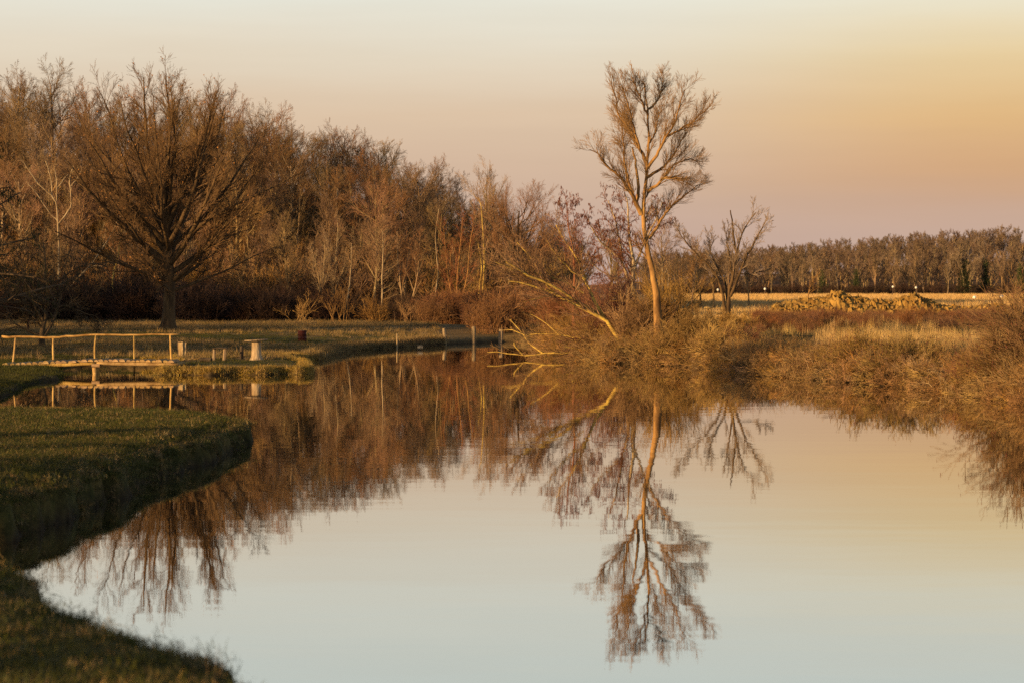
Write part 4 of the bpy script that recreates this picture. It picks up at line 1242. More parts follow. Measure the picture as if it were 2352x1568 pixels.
ST = [dict(n=16, t=(.2, 1), a=(40, 75), l=(.14, .28), rr=.45, K=5, S=3, w=.12, up=.05, end=.4), dict(n=8, t=(.2, 1), a=(25, 55), l=(.35, .6), rr=.6, K=4, S=3, w=.18, up=.05, end=.5), dict(n=4, t=(.2, 1), a=(25, 55), l=(.35, .6), rr=.7, K=3, S=3, w=.18, up=.05, end=.5)]


def slim(seed, px, d, w, lab, mat='pale_bark', lv=ST, name='slim_tree'):
    b_, tm_, cm_, _, _ = limb_tree(seed, [(px, d, w, 1.4, 0, 1)], lv, M[mat], M['wood_twig'], S=6)
    tree_thing(name, b_, tm_, cm_, lab)


slim(54, [(790, 735), (797, 690), (803, 655), (806, 620), (808, 560)], 150, 5, 'small pale trunk with level side branches in front of the wood')
slim(55, [(876, 735), (877, 690), (878, 640), (880, 590), (878, 530)], 148, 5, 'straight pale tree in the middle of the wood edge')
slim(56, [(995, 730), (1001, 665), (1006, 630), (1003, 590), (1000, 540), (1008, 480)], 150, 4.5, 'thin white birch stem near the middle of the picture', name='birch_tree')
slim(57, [(1106, 722), (1110, 660), (1112, 600), (1110, 540), (1105, 480), (1100, 455)], 140, 6, 'yellowish twin trunk tree at the right end of the wood', mat='lichen_bark')
slim(58, [(1098, 722), (1101, 665), (1106, 610), (1098, 560)], 139.5, 3.5, 'thinner stem standing beside the yellowish trunk', mat='lichen_bark')
b, tm, cm, _, _ = limb_tree(59, [([(1052, 728), (1050, 640), (1058, 560), (1062, 500)], 146, 5, 1.5, 0, 1), ([(1050, 725), (1030, 640), (1022, 560), (1018, 520)], 146, 4, 1.5, .3, 1), ([(1054, 725), (1072, 640), (1080, 560), (1092, 490)], 146, 4, 1.5, -.3, 1), ([(1048, 725), (1038, 660), (1034, 580)], 146, 3.5, 1.5, .5, 1)], [dict(ST[0], a=(15, 40)), ST[1], ST[2]], M['willow_bark'], M['red_twig'], S=6)
tree_thing('coppiced_tree', b, tm, cm, 'rusty orange many stemmed tree at the wood edge')

# rounded trees standing clear at the right end of the wood
tmA, cmA, _ = auto_tree(61, 13.0, .22, M['wood_bark'], M['wood_twig'], n1=20, spread=.44, a1=(14, 50), t1=(.3, .95), up1=.13, n=(9, 7, 4), trunk_len=.72)
X, Y = at_d(1100, 700, 172)[:2]
tree_thing('round_crowned_tree', (X, Y, gz(X, Y)), tmA, cmA, 'round crowned tree rising above the right end of the wood', sc=.92)
tmB, cmB, _ = auto_tree(62, 10.5, .20, M['oak_bark'], M['wood_twig'], n1=16, spread=.55, a1=(28, 62), t1=(.2, .95), up1=.12, n=(9, 7, 4), trunk_len=.75)
X, Y = at_d(1198, 700, 166)[:2]
tree_thing('open_crowned_tree', (X, Y, gz(X, Y)), tmB, cmB, 'open crowned dark limbed tree with sky showing through, right of the wood', sc=.98)

# ------------------------------------------------------------------ the wood on the hill
VAR = [auto_tree(70, 11, .13, M['wood_bark'], M['wood_twig'], n1=20, spread=.30, a1=(18, 50), t1=(.25, .98), up1=.09, up=(.05, .05, .04))[:2],
       auto_tree(71, 12, .17, M['wood_bark'], M['wood_twig'], n1=18, spread=.40, a1=(22, 60), t1=(.35, .97), up1=.08, up=(.05, .05, .04))[:2],
       auto_tree(72, 11, .15, M['wood_bark'], M['wood_twig'], n1=18, spread=.37, a1=(20, 56), t1=(.3, .97), up1=.08, up=(.05, .05, .04), lean=.08)[:2],
       auto_tree(73, 10, .11, M['wood_bark'], M['wood_twig'], n1=11, spread=.32, a1=(16, 42), t1=(.3, .97), up1=.09, up=(.05, .05, .04), stems=3, n=(6, 6, 4))[:2],
       auto_tree(74, 12, .18, M['wood_bark'], M['wood_twig'], n1=15, spread=.44, a1=(28, 66), t1=(.4, .97), up1=.07, up=(.05, .05, .04), n=(8, 7, 4), lw=.14)[:2],
       auto_tree(75, 9, .09, M['wood_bark'], M['wood_twig'], n1=10, spread=.30, a1=(12, 36), t1=(.2, .97), up1=.12, up=(.06, .06, .05), stems=4, n=(6, 5, 4))[:2]]


def build_wood():
    rng = np.random.default_rng(77)
    pts = []
    for j in range(14):
        for i in range(20):
            y = 158 + j * 3.7 + rng.uniform(-1.5, 1.5)
            x = -53 + i * 3.15 + rng.uniform(-1.4, 1.4) + (j % 2) * 1.6
            if x < -.222 * y - 2 or x > 4.5 - .03 * (y - 160): continue
            pts.append((x, y))
    pts = np.array(pts)
    zz_ = height(pts[:, 0], pts[:, 1])
    for k, ((x, y), z) in enumerate(zip(pts, zz_)):
        front = y < 167
        v = VAR[rng.choice([0, 2, 3, 5] if front else [0, 1, 2, 4, 1, 3])]
        s = rng.uniform(.58, .85) if front else rng.uniform(.70, 1.06)
        if y > 196: s *= 1.05
        s *= np.interp(x / y * F + CX, [300, 900, 1000, 1120, 1260], [1.0, .96, .86, .76, .66])
        c = x / y * F + CX
        zone = 'at the far left edge' if c < 190 else 'behind the great oak' if c < 600 else 'just right of the great oak' if c < 800 else 'in the middle of the picture' if c < 1000 else 'towards the tallest tree'
        kind_ = 'slender bare tree along the foot of the wood' if front else 'bare tree on the ridge of the wood' if y > 191 else 'brown bare tree on the slope of the wood'
        lab = kind_ + ' ' + zone
        grp = lab.replace('bare tree', 'bare trees')
        tree_thing('bare_tree', (x, y, z), v[0], v[1], lab, 'tree', grp, rng.uniform(0, 6.28), s)


build_wood()

# ------------------------------------------------------------------ far forest beyond the field
VF = [auto_tree(80, 12, .2, M['wood_bark'], M['haze_grey_twig'], n1=14, spread=.30, a1=(22, 52), t1=(.14, .97), up1=.13, n=(7, 6, 4), rmin=.012)[:2],
      auto_tree(81, 12, .22, M['wood_bark'], M['haze_grey_twig'], n1=14, spread=.36, a1=(25, 58), t1=(.18, .97), up1=.12, n=(7, 6, 4), rmin=.012)[:2],
      auto_tree(82, 11, .18, M['wood_bark'], M['haze_grey_twig'], n1=16, spread=.26, a1=(16, 42), t1=(.3, .97), up1=.15, n=(7, 6, 4), rmin=.012)[:2]]


def ivy_mesh(seed, H, r):
    rg = np.random.default_rng(seed)
    n = 900
    h = rg.beta(1.1, 1.8, n) * H; a = rg.uniform(0, 6.28, n); q = np.abs(rg.normal(0, r, n)) * (1 - h / H * .5) + .12
    return drops(rg, np.stack([np.cos(a) * q, np.sin(a) * q, h], 1), .28, .11, M['ivy'], 'ivy', droop=True)


IVY = [ivy_mesh(1, 7, .55), ivy_mesh(2, 6, .8)]


def build_far_forest():
    rng = np.random.default_rng(83)
    k = 0
    for j in range(8):
        y = 520 + j * 12
        x = 26.0
        while x < 128:
            xx, yy = x + rng.uniform(-1, 1), y + rng.uniform(-3.5, 3.5)
            col = xx / yy * F + CX
            x += rng.uniform(3.0, 4.3) + (1.6 if j > 2 else 0)
            if col > 2385: continue
            s = np.interp(col, [1450, 1750, 2050, 2352], [.92, .96, 1.1, 1.26]) * rng.uniform(.74, 1.08) * (1 + .09 * math.sin(xx * .21) + .05 * math.sin(xx * .57)) * (.98 if j < 6 else .9)
            v = VF[rng.integers(0, 3)]
            iv = j == 0 and rng.random() < .22
            if iv:
                tree_thing('forest_tree', (xx, yy, gz(xx, yy)), v[0], v[1], 'ivy greened tree at the foot of the far forest', 'tree', 'ivy clad trees of the far forest', rng.uniform(0, 6.28), s, extra=(('ivy', IVY[k % 2]),))
            else:
                zone = 'left of the earth heap' if col < 1765 else 'above the earth heap, left half' if col < 1950 else 'above the earth heap, right half' if col < 2150 else 'towards the right edge'
                lab = ('grey brown front tree of the far forest ' if j < 2 else 'bare tree deeper in the far forest ') + zone
                grp = lab.replace(' tree ', ' trees ')
                tree_thing('forest_tree', (xx, yy, gz(xx, yy)), v[0], v[1], lab, 'tree', grp, rng.uniform(0, 6.28), s)
            k += 1


build_far_forest()
# middle distance trees between the tall tree and the pollard
for i, (x, d_, s, lab) in enumerate(((1590, 150, .52, 'small misty bare tree right of the tallest trunk'), (1545, 140, .42, 'low bare tree just behind the tallest trunk on its right'), (1640, 175, .42, 'low distant bare tree behind the pollard on its left'),
                                     (1720, 200, .5, 'low distant bare tree right of the pollard stems'), (1610, 190, .55, 'faint bare tree far behind the grass clearing'), (1520, 170, .6, 'bare tree half hidden behind the tallest trunk'),
                                     (1560, 128, .30, 'young bare saplings at the far end of the grass clearing'), (1400, 150, .6, 'dim bare tree behind the reddish catkin tree'), (1330, 140, .5, 'dim bare tree behind the slim catkin sapling'))):
    X, Y = at_d(x, 700, d_)[:2]
    v = VAR[(i * 2) % 6]
    tree_thing('bare_tree', (X, Y, gz(X, Y)), v[0], v[1], lab, 'tree', None, i * 1.3, s)
b, tm, cm, _, _ = limb_tree(85, [([(1854, 690), (1860, 665), (1868, 645), (1876, 632)], 300, 4, 1.2, 0, 1)], [dict(ST[0], n=14, a=(15, 45), l=(.3, .5)), ST[1], ST[2]], M['reed'] if 0 else M['willow_bark'], M['willow_bark'], S=6)
tree_thing('wind_bent_tree', b, tm, cm, 'small golden bent tree behind the left end of the earth heap')
# ------------------------------------------------------------------ earth heap and lamps on the field
def build_heap():
    rng = np.random.default_rng(91)
    D0 = 138.0
    o = np.array([at_d(1950, 700, D0)[0], D0, 0.0]); o[2] = gz(o[0], o[1])
    root = empty('earth_heap', tuple(o)); tag(root, 'long heap of dug clods of yellow clay in the field', 'earth heap')
    xs = np.array([1765, 1780, 1800, 1850, 1900, 1920, 1935, 1960, 2000, 2050, 2085, 2100, 2125, 2160, 2230, 2290, 2360])
    ys = np.array([714, 696, 692, 684, 680, 665, 671, 680, 685, 688, 676, 670, 684, 697, 702, 695, 702])
    nu, nv = 130, 22
    col = np.linspace(1762, 2360, nu)
    X = (col - CX) / F * D0 - o[0]
    top = EYE - (np.interp(col, xs, ys) - HOR) / F * D0 - o[2]
    V = []
    for j in range(nv):
        v = j / (nv - 1) * 2 - 1
        prof = max(0, 1 - abs(v) ** 1.7)
        for i in range(nu):
            h = top[i] * prof * (1 + .10 * math.sin(i * .9 + j * 1.7) + .06 * rng.normal())
            V.append((X[i] + rng.normal(0, .03), v * 2.2 + rng.normal(0, .05), h - .12))
    idx = np.arange(nu * nv).reshape(nv, nu)
    Q = np.stack([idx[:-1, :-1], idx[:-1, 1:], idx[1:, 1:], idx[1:, :-1]], -1).reshape(-1, 4)
    obj('mound', np_mesh('mound', V, Q, M['clay'], smooth=False), root)
    protos = []
    for s in range(7):
        rg = np.random.default_rng(300 + s)
        Vc, Fc = [], []
        for k, ph in enumerate((-1.1, -.35, .45, 1.1)):
            for j in range(7):
                a = j / 7 * 6.283; q = rg.uniform(.62, 1.25)
                Vc.append((math.cos(a) * math.cos(ph) * q, math.sin(a) * math.cos(ph) * q, math.sin(ph) * q * .8))
        for k in range(3):
            for j in range(7): Fc.append((k * 7 + j, k * 7 + (j + 1) % 7, k * 7 + 7 + (j + 1) % 7, k * 7 + 7 + j))
        Fc += [tuple(range(6, -1, -1)), tuple(range(21, 28))]
        me = bpy.data.meshes.new('clod'); me.from_pydata(Vc, [], Fc); me.materials.append(M['clay']); me.update()
        protos.append(me)
    for k in range(290):
        c = rng.uniform(1768, 2150) if k < 235 else rng.uniform(2150, 2355)
        v = rng.uniform(-.95, .15)
        h = (EYE - (np.interp(c, xs, ys) - HOR) / F * D0 - o[2]) * max(0, 1 - abs(v) ** 1.7)
        s = rng.uniform(.04, .11) * (1.4 if rng.random() < .15 else 1)
        q = obj('clod', protos[k % 7], root, ((c - CX) / F * D0 - o[0], v * 2.2, h - .1 + s * .2))
        q.rotation_euler = tuple(rng.uniform(0, 6.28, 3)); q.scale = (s * rng.uniform(.9, 1.9), s, s * rng.uniform(.6, 1.0))


build_heap()


def lamp(x, y, d_, lab, hgt=3.0, low=False):
    X, Y, zt_ = at_d(x, y, d_)
    z = gz(X, Y)
    e = empty('park_lamp', (X, Y, z)); tag(e, lab, 'lamp', 'globe lamps on the far field')
    h = zt_ - z
    r = .24
    m = MB(); m.tube([(0, 0, -.2), (0, 0, .3), (0, 0, .32), (0, 0, h - r)], [.07, .07, .05, .045], 8); pole = m.build('pole', M['metal'], e, smooth=True)
    m = MB(); m.tube([(0, 0, h - r - .06), (0, 0, h - r + .02)], [.09, .11], 10); m.build('collar', M['metal'], pole)
    th = np.linspace(-1.45, 1.45, 9)
    m = MB(); m.tube([(0, 0, h + r * math.sin(t)) for t in th], [r * math.cos(t) for t in th], 14); m.build('globe', M['globe'], e, smooth=True)


lamp(2051, 659, 500, 'white globe lamp left of the two above the earth heap')
lamp(2104, 661, 505, 'white globe lamp right of the two above the earth heap')
lamp(1757, 664, 480, 'tiny globe lamp in front of the forest just right of the pollard')
lamp(1649, 666, 470, 'white globe lamp seen through the pollard stems')
lamp(2238, 684, 300, 'low white globe light at the near edge of the far field, left one')
lamp(2300, 682, 300, 'low white globe light at the near edge of the far field, right one')

# little stump table and cut logs on the grass clearing
X, Y, z = ground_pt(z5, 1831, 2060, 1.1)
pm = Y / F
e = empty('toadstool_table', (X, Y, z)); tag(e, 'small mushroom shaped stump table on the grass clearing', 'table')
m = MB(); m.tube([(0, 0, -.1), (0, 0, .1), (0, 0, .24)], [5 * pm, 3.4 * pm, 3.6 * pm], 10, jit=.006); m.build('stump', M['log_bark'], e)
m = MB(); m.tube([(0, 0, .24), (0, 0, .27), (0, 0, .34), (0, 0, .36)], [9 * pm, 10.5 * pm, 10 * pm, 6 * pm], 14, jit=.006); m.build('table_top', M['log_bark'], e)
for i, (x, y) in enumerate(((1880, 2065), (1915, 2062))):
    X, Y, z = ground_pt(z5, x, y, 1.1)
    m = MB(); m.tube([(-.3, 0, .08), (0, .05, .1), (.3, .1, .08)], [.09, .1, .09], 9, jit=.008, seed=i)
    tag(m.build('cut_log', M['log_bark'], None, (X, Y, z)), ('cut log lying beside the small stump table', 'cut log lying furthest right of the small stump table')[i], 'log')

# ------------------------------------------------------------------ shrubs of the right bank
SB = [shrub_mesh(201, 40, 1.6, M['shrub'], spread=1.05, arch=-.10, nb=(4, 3))[0], shrub_mesh(202, 34, 1.8, M['shrub'], spread=.9, arch=-.06, nb=(4, 3))[0], shrub_mesh(203, 44, 1.5, M['shrub'], spread=1.2, arch=-.12, nb=(4, 3))[0],
      shrub_mesh(204, 42, 1.5, M['red_twig'], spread=.9, arch=-.03)[0]]


def build_shrubs():
    rng = np.random.default_rng(205)
    S0 = SH[[i for i in range(len(SH)) if SH[i, 0] > 1.1 and 43 < SH[i, 1] < 102]]
    seg = np.linalg.norm(np.diff(S0, axis=0), axis=1); cum = np.concatenate([[0], np.cumsum(seg)])
    n = 64
    P = []
    for k in range(n):
        u = (k + rng.uniform(0, 1)) / n * cum[-1]
        p = np.array([np.interp(u, cum, S0[:, 0]), np.interp(u, cum, S0[:, 1])])
        off = rng.uniform(.1, 3.2)
        P.append((p[0] + off * .75, p[1] + off * .66, off))
    for x, y, off in P:
        z = gz(x, y)
        s = rng.uniform(.62, 1.0)
        s *= np.interp(x / y * F + CX, [1420, 1560, 1760, 2200, 2330], [1.0, .80, .52, .52, .7])
        k = int(rng.choice([0, 1, 2, 0, 2, 3]))
        o = obj('bank_shrub', SB[k], None, (x, y, max(z, 0) - .02)); o.rotation_euler = (0, 0, rng.uniform(0, 6.28)); o.scale = (s * 1.1, s * 1.1, s)
        c = x / y * F + CX
        zone = 'left of the tallest tree' if c < 1480 else 'between the tallest tree and the pale reeds' if c < 1880 else 'below the pale reeds' if c < 2150 else 'near the right edge'
        lab = ('reddish' if k == 3 else 'bare brown') + ' thicket shrub on the right bank ' + zone
        tag(o, lab, 'shrub', lab.replace('shrub', 'shrubs'))


build_shrubs()


def big_shrub(seed, px, d_, hgt, n, lab, mat='shrub', catk=True, spread=.8, name='large_shrub', nb=(9, 6)):
    me, gen = shrub_mesh(seed, n, hgt, M[mat], spread=spread, nb=nb, arch=-.02, r=.016, base=.3)
    X, Y = at_d(px, 700, d_)[:2]
    e = empty(name, (X, Y, max(gz(X, Y), 0))); tag(e, lab, 'shrub')
    obj('stems', me, e)
    if catk:
        rg = np.random.default_rng(seed)
        tips = gen[-1][0][:, -1]
        obj('catkins', drops(rg, tips[rg.random(len(tips)) < .22], .06, .010, M['catkin'], 'catkins'), e)['kind'] = 'stuff'
    return e


big_shrub(211, 2385, 56.0, 1.9, 66, 'large dark shrub with rusty catkins cut by the right edge', mat='dark_shrub')
big_shrub(212, 2320, 56.8, 1.25, 44, 'arching shrub in front of the large shrub at the right edge', spread=1.15, mat='dark_shrub')
big_shrub(216, 2410, 59.5, 1.9, 50, 'tall shrub rising behind the one at the right edge', mat='dark_shrub', spread=.7)
big_shrub(213, 2090, 64.3, .95, 44, 'catkin hung low shrub at the waterline right of the middle bank', mat='dark_shrub', spread=1.1)
big_shrub(214, 1980, 67.4, .95, 46, 'dense low shrub at the waterline below the pale reeds', spread=1.15)
big_shrub(215, 1420, 88.0, 2.3, 60, 'broad red brown bush under the catkin tree', mat='red_twig', spread=.9)
big_shrub(217, 1300, 96.0, 1.9, 50, 'dim russet bush behind the leaning yellow trunks', mat='red_twig', catk=False)
big_shrub(218, 1535, 85.0, 2.2, 36, 'upright twiggy bush right of the tallest trunk', spread=.45, catk=False)
big_shrub(226, 1592, 81.5, 1.15, 44, 'low golden bush at the water right of the tallest tree', catk=False, spread=1.15)
big_shrub(227, 1655, 78.6, .95, 44, 'low spreading bush at the water below the grass clearing', catk=False, spread=1.2)
big_shrub(219, 1470, 84.3, 1.6, 50, 'pale tangled bush at the foot of the tallest tree', catk=False)
big_shrub(228, 1664, 104, .8, 34, 'low brush around the foot of the pollard on its left', catk=False, spread=1.0)
big_shrub(229, 1696, 103, .7, 34, 'low brush around the foot of the pollard on its right', catk=False, spread=1.0)
big_shrub(221, 862, 142, 1.5, 34, 'small round bare bush on the lawn before the wood', catk=False, spread=.8, name='small_shrub', nb=(6, 4))
big_shrub(222, 778, 140, 1.9, 10, 'thin bare sapling on the lawn left of the round bush', catk=False, spread=.35, name='sapling', nb=(6, 4))
big_shrub(223, 690, 141, 1.6, 10, 'thin bare sapling behind the rusty drum', catk=False, spread=.4, name='sapling', nb=(6, 4))
big_shrub(224, 940, 138, 1.3, 16, 'low bare sapling between the round bush and the fence', catk=False, spread=.5, name='sapling', nb=(6, 4))

# fallen branches lying in the water
FL = [dict(n=7, t=(.1, 1), a=(25, 65), l=(.2, .45), rr=.5, K=5, S=4, w=.14, up=.06, end=.35), dict(n=5, t=(.2, 1), a=(20, 50), l=(.3, .6), rr=.6, K=4, S=3, w=.16, up=.04, end=.5)]


def fallen(seed, limbs, lab, lv=FL, mat='lichen_bark'):
    rng = np.random.default_rng(seed)
    base = np.array(at_d(*limbs[0][0][0], limbs[0][1]))
    G, Rr = [], []
    for pl, d_, r0, r1, dy in limbs:
        p = catmull([at_d(x, y, d_) for x, y in pl], 12); p[:, 1] += dy * np.linspace(0, 1, 12); p -= base
        G.append(p); Rr.append((r0 + (r1 - r0) * np.linspace(0, 1, 12)) * d_ / F * .5)
    G, Rr = np.array(G), np.array(Rr)
    gen = sprout(rng, [(G, Rr)], lv, .0045)
    e = empty('fallen_branch', tuple(base)); tag(e, lab, 'branch')
    obj('limb', np_mesh('limb', *tubes([(G, Rr, 7)]), M[mat]), e)
    obj('twigs', np_mesh('twigs', *tubes(gen), M['willow_twig']), e)


dd = 89.0
fallen(231, [(zz(z4, (2240, 860), (2000, 875), (1850, 880), (1650, 875), (1500, 900), (1350, 912), (1230, 895), (1100, 885), (960, 860), (835, 868)), dd, 6, 1.5, 0),
             (zz(z4, (1580, 878), (1480, 810), (1390, 740), (1320, 630), (1240, 540), (1140, 430)), dd, 4, 1.2, .6),
             (zz(z4, (1320, 905), (1270, 850), (1205, 780), (1198, 735)), dd, 4, 2, -.2),
             (zz(z4, (1340, 640), (1240, 600), (1160, 570), (1030, 580)), dd, 2, 1, .5),
             (zz(z4, (2150, 720), (1900, 650), (1720, 628), (1520, 625), (1350, 640)), dd, 3.5, 1.2, .4),
             (zz(z4, (1800, 640), (1650, 500), (1500, 400), (1420, 360)), dd, 3, 1, .3)], 'sunlit fallen branch lying on the water by the right bank')
fallen(232, [(zz(z4, (2230, 845), (2100, 830), (1980, 810), (1870, 785)), dd - 1.5, 4, 1.5, -.4), (zz(z4, (2150, 720), (2030, 660), (1960, 700)), dd - 1.5, 3, 1.2, 0)], 'short broken branch above the sunlit fallen branch')

# ------------------------------------------------------------------ ground cover
rng = np.random.default_rng(400)
BR = [shrub_mesh(300 + i, 26, 1.0, M['shrub_i'], spread=1.1, arch=-.09, r=.009, nb=(3, 3), base=.3, name='bramble')[0] for i in range(4)]
pt, sd = area(rng, 4000, 0.8, 22, 44, 102, lambda X, Y, s: (s < 5.0) & (X / Y * F + CX < 2420) & (X / Y * F + CX > 1190) & ~((X / Y * F + CX > 1560) & (s > 2.6)), smin=-.25)
scatter('bank_brambles', BR, np.stack([pt[:, 0], pt[:, 1], np.maximum(pt[:, 2], -.05)], 1), rng.uniform(.35, .85, len(pt)) * np.interp(pt[:, 0] / pt[:, 1] * F + CX, [1420, 1560, 1760], [1.0, .85, .62]), 'low tangle of brambles and dead stems along the right bank', 'brambles', rng, .25)
pt, sd = area(rng, 9000, 0.8, 16, 44, 100, lambda X, Y, s: (s < .7) & (X / Y * F + CX < 2420) & (X / Y * F + CX > 1240), smin=-.3)
EB = [shrub_mesh(305 + i, 22, .8, M['shrub_i'], spread=1.35, arch=-.12, r=.011, nb=(3, 2), base=.25, rmin=.006, name='bramble')[0] for i in range(4)]
scatter('shore_brambles', EB, np.stack([pt[:, 0], pt[:, 1], np.maximum(pt[:, 2], 0) + .09], 1), rng.uniform(.3, .75, len(pt)), 'dead stems and branches overhanging the water of the right bank', 'brambles', rng, .25)
DK = [shrub_mesh(310 + i, 30, 2.0, M['dark_brush'], spread=.7, arch=.0, r=.012, nb=(6, 4), base=.4, rmin=.009, name='brush')[0] for i in range(3)]
pt, sd = area(rng, 620, 0, 1290, 146, 162, None, True)
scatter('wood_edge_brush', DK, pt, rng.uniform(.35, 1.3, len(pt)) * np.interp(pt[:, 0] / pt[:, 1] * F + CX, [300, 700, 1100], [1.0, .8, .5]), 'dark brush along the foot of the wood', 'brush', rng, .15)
UG = [shrub_mesh(320 + i, 26, 2.4, M['shrub_i'], spread=.6, arch=.02, r=.014, nb=(6, 4), base=.5, rmin=.010, name='undergrowth')[0] for i in range(3)]
pt, sd = area(rng, 1500, -40, 1290, 158, 212, None, True)
scatter('wood_undergrowth', UG, pt, rng.uniform(.6, 1.4, len(pt)), 'brown undergrowth between the trees of the hillside wood', 'undergrowth', rng, .15)
RT = [shrub_mesh(330 + i, 30, 1.6, M['red_brush'], spread=.5, arch=.03, r=.010, nb=(6, 4), base=.4, rmin=.007, name='brush')[0] for i in range(3)]
pt, sd = area(rng, 420, 985, 1330, 120, 146, lambda X, Y, s: (s > 2.5) & ((X / Y * F + CX > 1120) | (Y > 136)), True)
scatter('russet_brush', RT, pt, rng.uniform(.5, 1.1, len(pt)), 'russet brush between the wood and the right bank', 'brush', rng, .15)
pt, sd = area(rng, 1300, 1735, 2420, 98, 130, lambda X, Y, s: rng.random(len(X)) < .55 + .45 * wav(X, Y, 5, 3), True)
scatter('field_brush', RT + BR[:2], pt, rng.uniform(.14, .30, len(pt)) * (1 + .5 * (rng.random(len(pt)) < .25)), 'red brown brush belt in front of the earth heap', 'brush', rng, .12)
pt, sd = area(rng, 260, 1480, 2420, 512, 540, None, True)
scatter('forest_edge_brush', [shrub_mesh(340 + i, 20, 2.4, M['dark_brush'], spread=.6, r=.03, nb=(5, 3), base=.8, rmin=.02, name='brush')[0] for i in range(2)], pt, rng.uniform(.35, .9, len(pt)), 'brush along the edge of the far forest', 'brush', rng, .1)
pt, sd = area(rng, 480, 1470, 2420, 600, 720, None, True)
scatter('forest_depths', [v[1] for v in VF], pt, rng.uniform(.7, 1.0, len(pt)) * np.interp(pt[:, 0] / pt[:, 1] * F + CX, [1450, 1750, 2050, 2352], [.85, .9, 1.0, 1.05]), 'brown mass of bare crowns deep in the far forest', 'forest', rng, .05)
RD = [blade_tuft(350 + i, 26, 1.0, .022, M['reed'], lean=.10, base=.22, droop=.12, name='reed') for i in range(4)]
pt, sd = area(rng, 2200, 1880, 2430, 76, 88, lambda X, Y, s: (Y > 76 + 5 * np.abs(wav(X, Y, 4, 1))) & (rng.random(len(X)) < .5 + .8 * wav(X, Y, 2.5, 3)), True)
scatter('pale_reeds', RD, pt, rng.uniform(.25, .68, len(pt)), 'strip of pale dry reeds behind the right bank shrubs', 'reeds', rng, .06)
pt, sd = area(rng, 40, 1800, 2150, 96, 102, None, True)
scatter('tall_reeds', RD, pt, rng.uniform(.4, .7, len(pt)), 'scattered tall pale reed stalks before the red brown brush', 'reeds', rng, .08)
FG = [blade_tuft(360 + i, 30, .8, .06, M['field'], lean=.2, base=.5, droop=.3, name='dry_grass') for i in range(3)]
pt, sd = area(rng, 5000, 1560, 2420, 165, 470, None, True)
scatter('field_grass', FG, pt, rng.uniform(.3, .6, len(pt)), 'golden dry grass of the far field', 'grass', rng, .1)
pt, sd = area(rng, 1500, 1560, 2420, 118, 165, None, True)
scatter('field_weeds', FG, pt, rng.uniform(.25, .5, len(pt)), 'dry weeds around the earth heap', 'grass', rng, .1)
# left lawn
SW = [blade_tuft(370 + i, 34, .34, .014, M['straw'], lean=.45, base=.14, droop=.5, name='dry_grass') for i in range(4)]
GR = [blade_tuft(380 + i, 40, .09, .008, M['grass'], lean=.6, base=.09, droop=.5, name='grass') for i in range(4)]
GG = [blade_tuft(390 + i, 44, .24, .010, M['gold_grass'], lean=.7, base=.09, droop=.9, name='grass') for i in range(4)]
pt, sd = area(rng, 9000, -20, 1010, 78, 150, lambda X, Y, s: (s > .1) & (wav(X, Y * 1.6, 9, 2) + .35 > .1 * rng.random(len(X))) & ~((Y > 102) & (Y < 112)), True)
scatter('lawn_straw', SW, pt, rng.uniform(.35, .95, len(pt)), 'dry straw grass on the left lawn', 'grass', rng, .15)
pt, sd = area(rng, 9000, -20, 1010, 71, 120, None, True)
scatter('lawn_grass', GR, pt, rng.uniform(.7, 1.4, len(pt)), 'short green grass on the left lawn', 'grass', rng, .15)
pt, sd = area(rng, 60000, 330, 740, 71, 95, lambda X, Y, s: s < .32, True)
scatter('bank_tussocks', GG, pt, rng.uniform(.4, .85, len(pt)), 'golden grass hanging over the edge of the grassy point', 'grass', rng, .3)
pt, sd = area(rng, 30000, 700, 1020, 88, 118, lambda X, Y, s: s < .5, True)
scatter('shore_tussocks', SW, pt, rng.uniform(.5, 1.0, len(pt)), 'brown grass along the far left shore', 'grass', rng, .3)
pt, sd = area(rng, 6000, 1500, 2420, 62, 122, lambda X, Y, s: s > 1.0, True)
scatter('clearing_grass', GR + SW[:2], pt, rng.uniform(.5, 1.2, len(pt)), 'short grass of the clearing on the right bank', 'grass', rng, .15)
# near banks
pt, sd = area(rng, 9000, -80, 330, 54, 82, None, True)
scatter('abutment_turf', GR, pt, rng.uniform(.7, 1.3, len(pt)), 'short turf on the bank at the left end of the bridge', 'grass', rng, .2)
NG = [blade_tuft(400 + i, 60, .055, .0045, M['grass'], lean=.7, base=.06, droop=.6, name='grass') for i in range(5)]
HG = [blade_tuft(410 + i, 60, .26, .006, M['straw'], lean=.9, base=.06, droop=1.1, segs=4, name='dry_grass') for i in range(4)]
pt, sd = area(rng, 26000, -60, 600, 11.5, 46, lambda X, Y, s: s > .05, True)
scatter('bank_turf', NG + [blade_tuft(406 + i, 50, .06, .0045, M['straw'], lean=.8, base=.06, droop=.6, name='dry_grass') for i in range(1)], pt, rng.uniform(.7, 1.5, len(pt)), 'short turf on the near left banks', 'grass', rng, .2)
pt, sd = area(rng, 42000, -60, 620, 11.5, 48, lambda X, Y, s: (s < .28) & (rng.random(len(X)) < np.where(Y < 21, .5, 1) * (.45 + .9 * np.clip(wav(X, Y, .8, 2), -.3, 1))), True)
scatter('bank_edge_grass', HG + [blade_tuft(415 + i, 60, .24, .006, M['grass'], lean=.9, base=.07, droop=1.1, segs=4, name='grass') for i in range(4)], pt, rng.uniform(.22, .62, len(pt)) * (1 + .7 * np.clip(wav(pt[:, 0], pt[:, 1], 1.3, 1), 0, 1)), 'long dry grass hanging over the near left bank edges', 'grass', rng, .35)
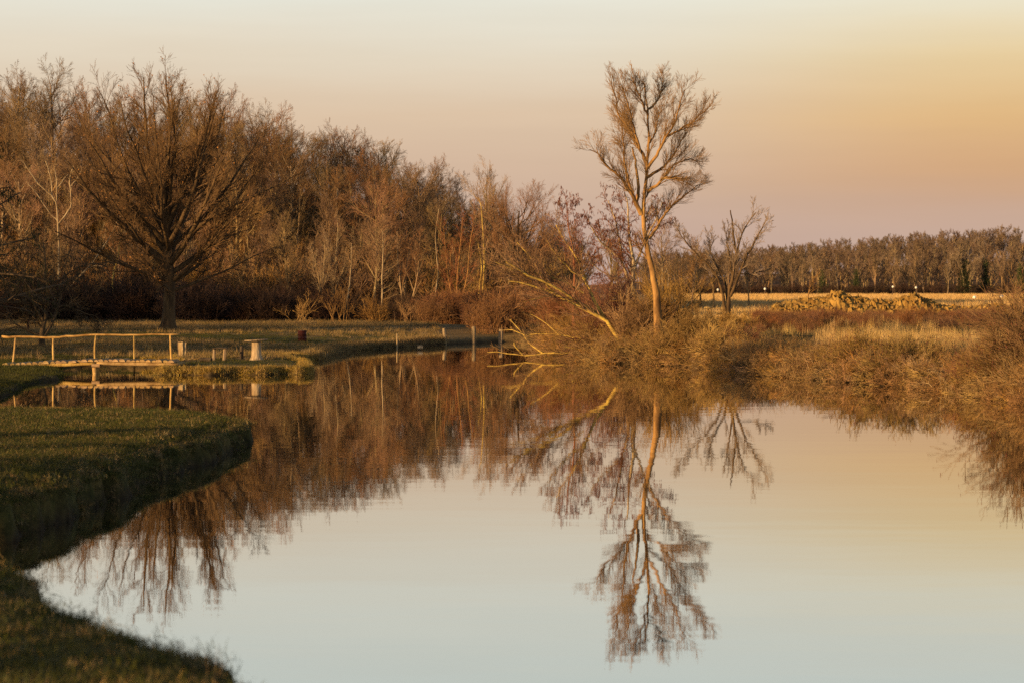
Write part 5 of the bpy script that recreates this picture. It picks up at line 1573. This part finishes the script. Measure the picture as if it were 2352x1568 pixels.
for i, (x, y, n_, lab) in enumerate(((500, 1560, 16, 'thin grass tuft at the bottom edge of the near bank'), (530, 985, 5, 'lone dry stalk on the tip of the grassy spit'))):
    X, Y = at_z(x, y + 10, .4)
    tag(obj('grass_tuft', blade_tuft(420 + i, n_, .26, .004, M['straw'], lean=.3, base=.03, droop=.25, segs=4), None, (X, Y, gz(X, Y))), lab, 'grass')


# ------------------------------------------------------------------ trees beyond the left edge that shade the lawn and banks
EV = [o for o in bpy.data.objects if o.name.startswith('evergreen_tree')][0]
EVM = [(c.name.split('.')[0], c.data) for c in EV.children]
SUNX, SUNY = -math.sin(R(SUN_AZ)), -math.cos(R(SUN_AZ))


def shade(px, py, dist, s, i):
    """an evergreen standing sunward of the place px, py"""
    x, y = px + SUNX * dist, py + SUNY * dist
    e = empty('evergreen_tree', (x, y, max(gz(x, y), .2)), i * 1.7, s)
    tag(e, 'evergreen standing beyond the left edge of the picture', 'tree', 'evergreens beyond the left edge')
    for nm, me in EVM:
        o = obj(nm, me, e)
        if nm == 'needles': o['kind'] = 'stuff'


i = 0
for px, py, dist, s in ((-5, 15, 16, .75), (-4, 13, 19, .9), (-3, 17.5, 20, .8), (-6, 19, 20, .9), (-8, 27, 22, .85), (-7, 31, 24, .8), (-9, 33, 20, .75), (-6.5, 35, 22, .7), (-16, 87, 22, 1.5), (-19, 94, 26, 1.6), (-13.5, 86, 24, 1.2), (-6, 24, 20, .85), (-5, 28.5, 24, .9),
                        (-17, 119, 42, 2.0), (-18, 123, 46, 2.2), (-19, 115, 44, 2.0), (-22, 128, 44, 2.1), (-24, 112, 40, 1.8), (-20, 97, 36, 1.5), (-17, 90, 26, 1.9), (-19, 88, 30, 1.9), (-13.5, 58, 9, 1.15), (-15, 60, 12, 1.2), (-17, 119, 36, 2.2), (-17, 102, 42, 1.4), (-19, 84, 26, 1.0), (-25, 108, 38, 1.8),
                        (-38, 150, 40, 2.0), (-34, 151, 44, 2.1), (-30, 150, 48, 2.2), (-26, 152, 50, 2.2), (-22, 152, 54, 2.3), (-18, 152, 57, 2.2), (-14, 152, 60, 2.2), (-30, 138, 44, 2.0), (-24, 140, 48, 2.1), (-20, 138, 52, 2.0)):
    shade(px, py, dist, s, i); i += 1
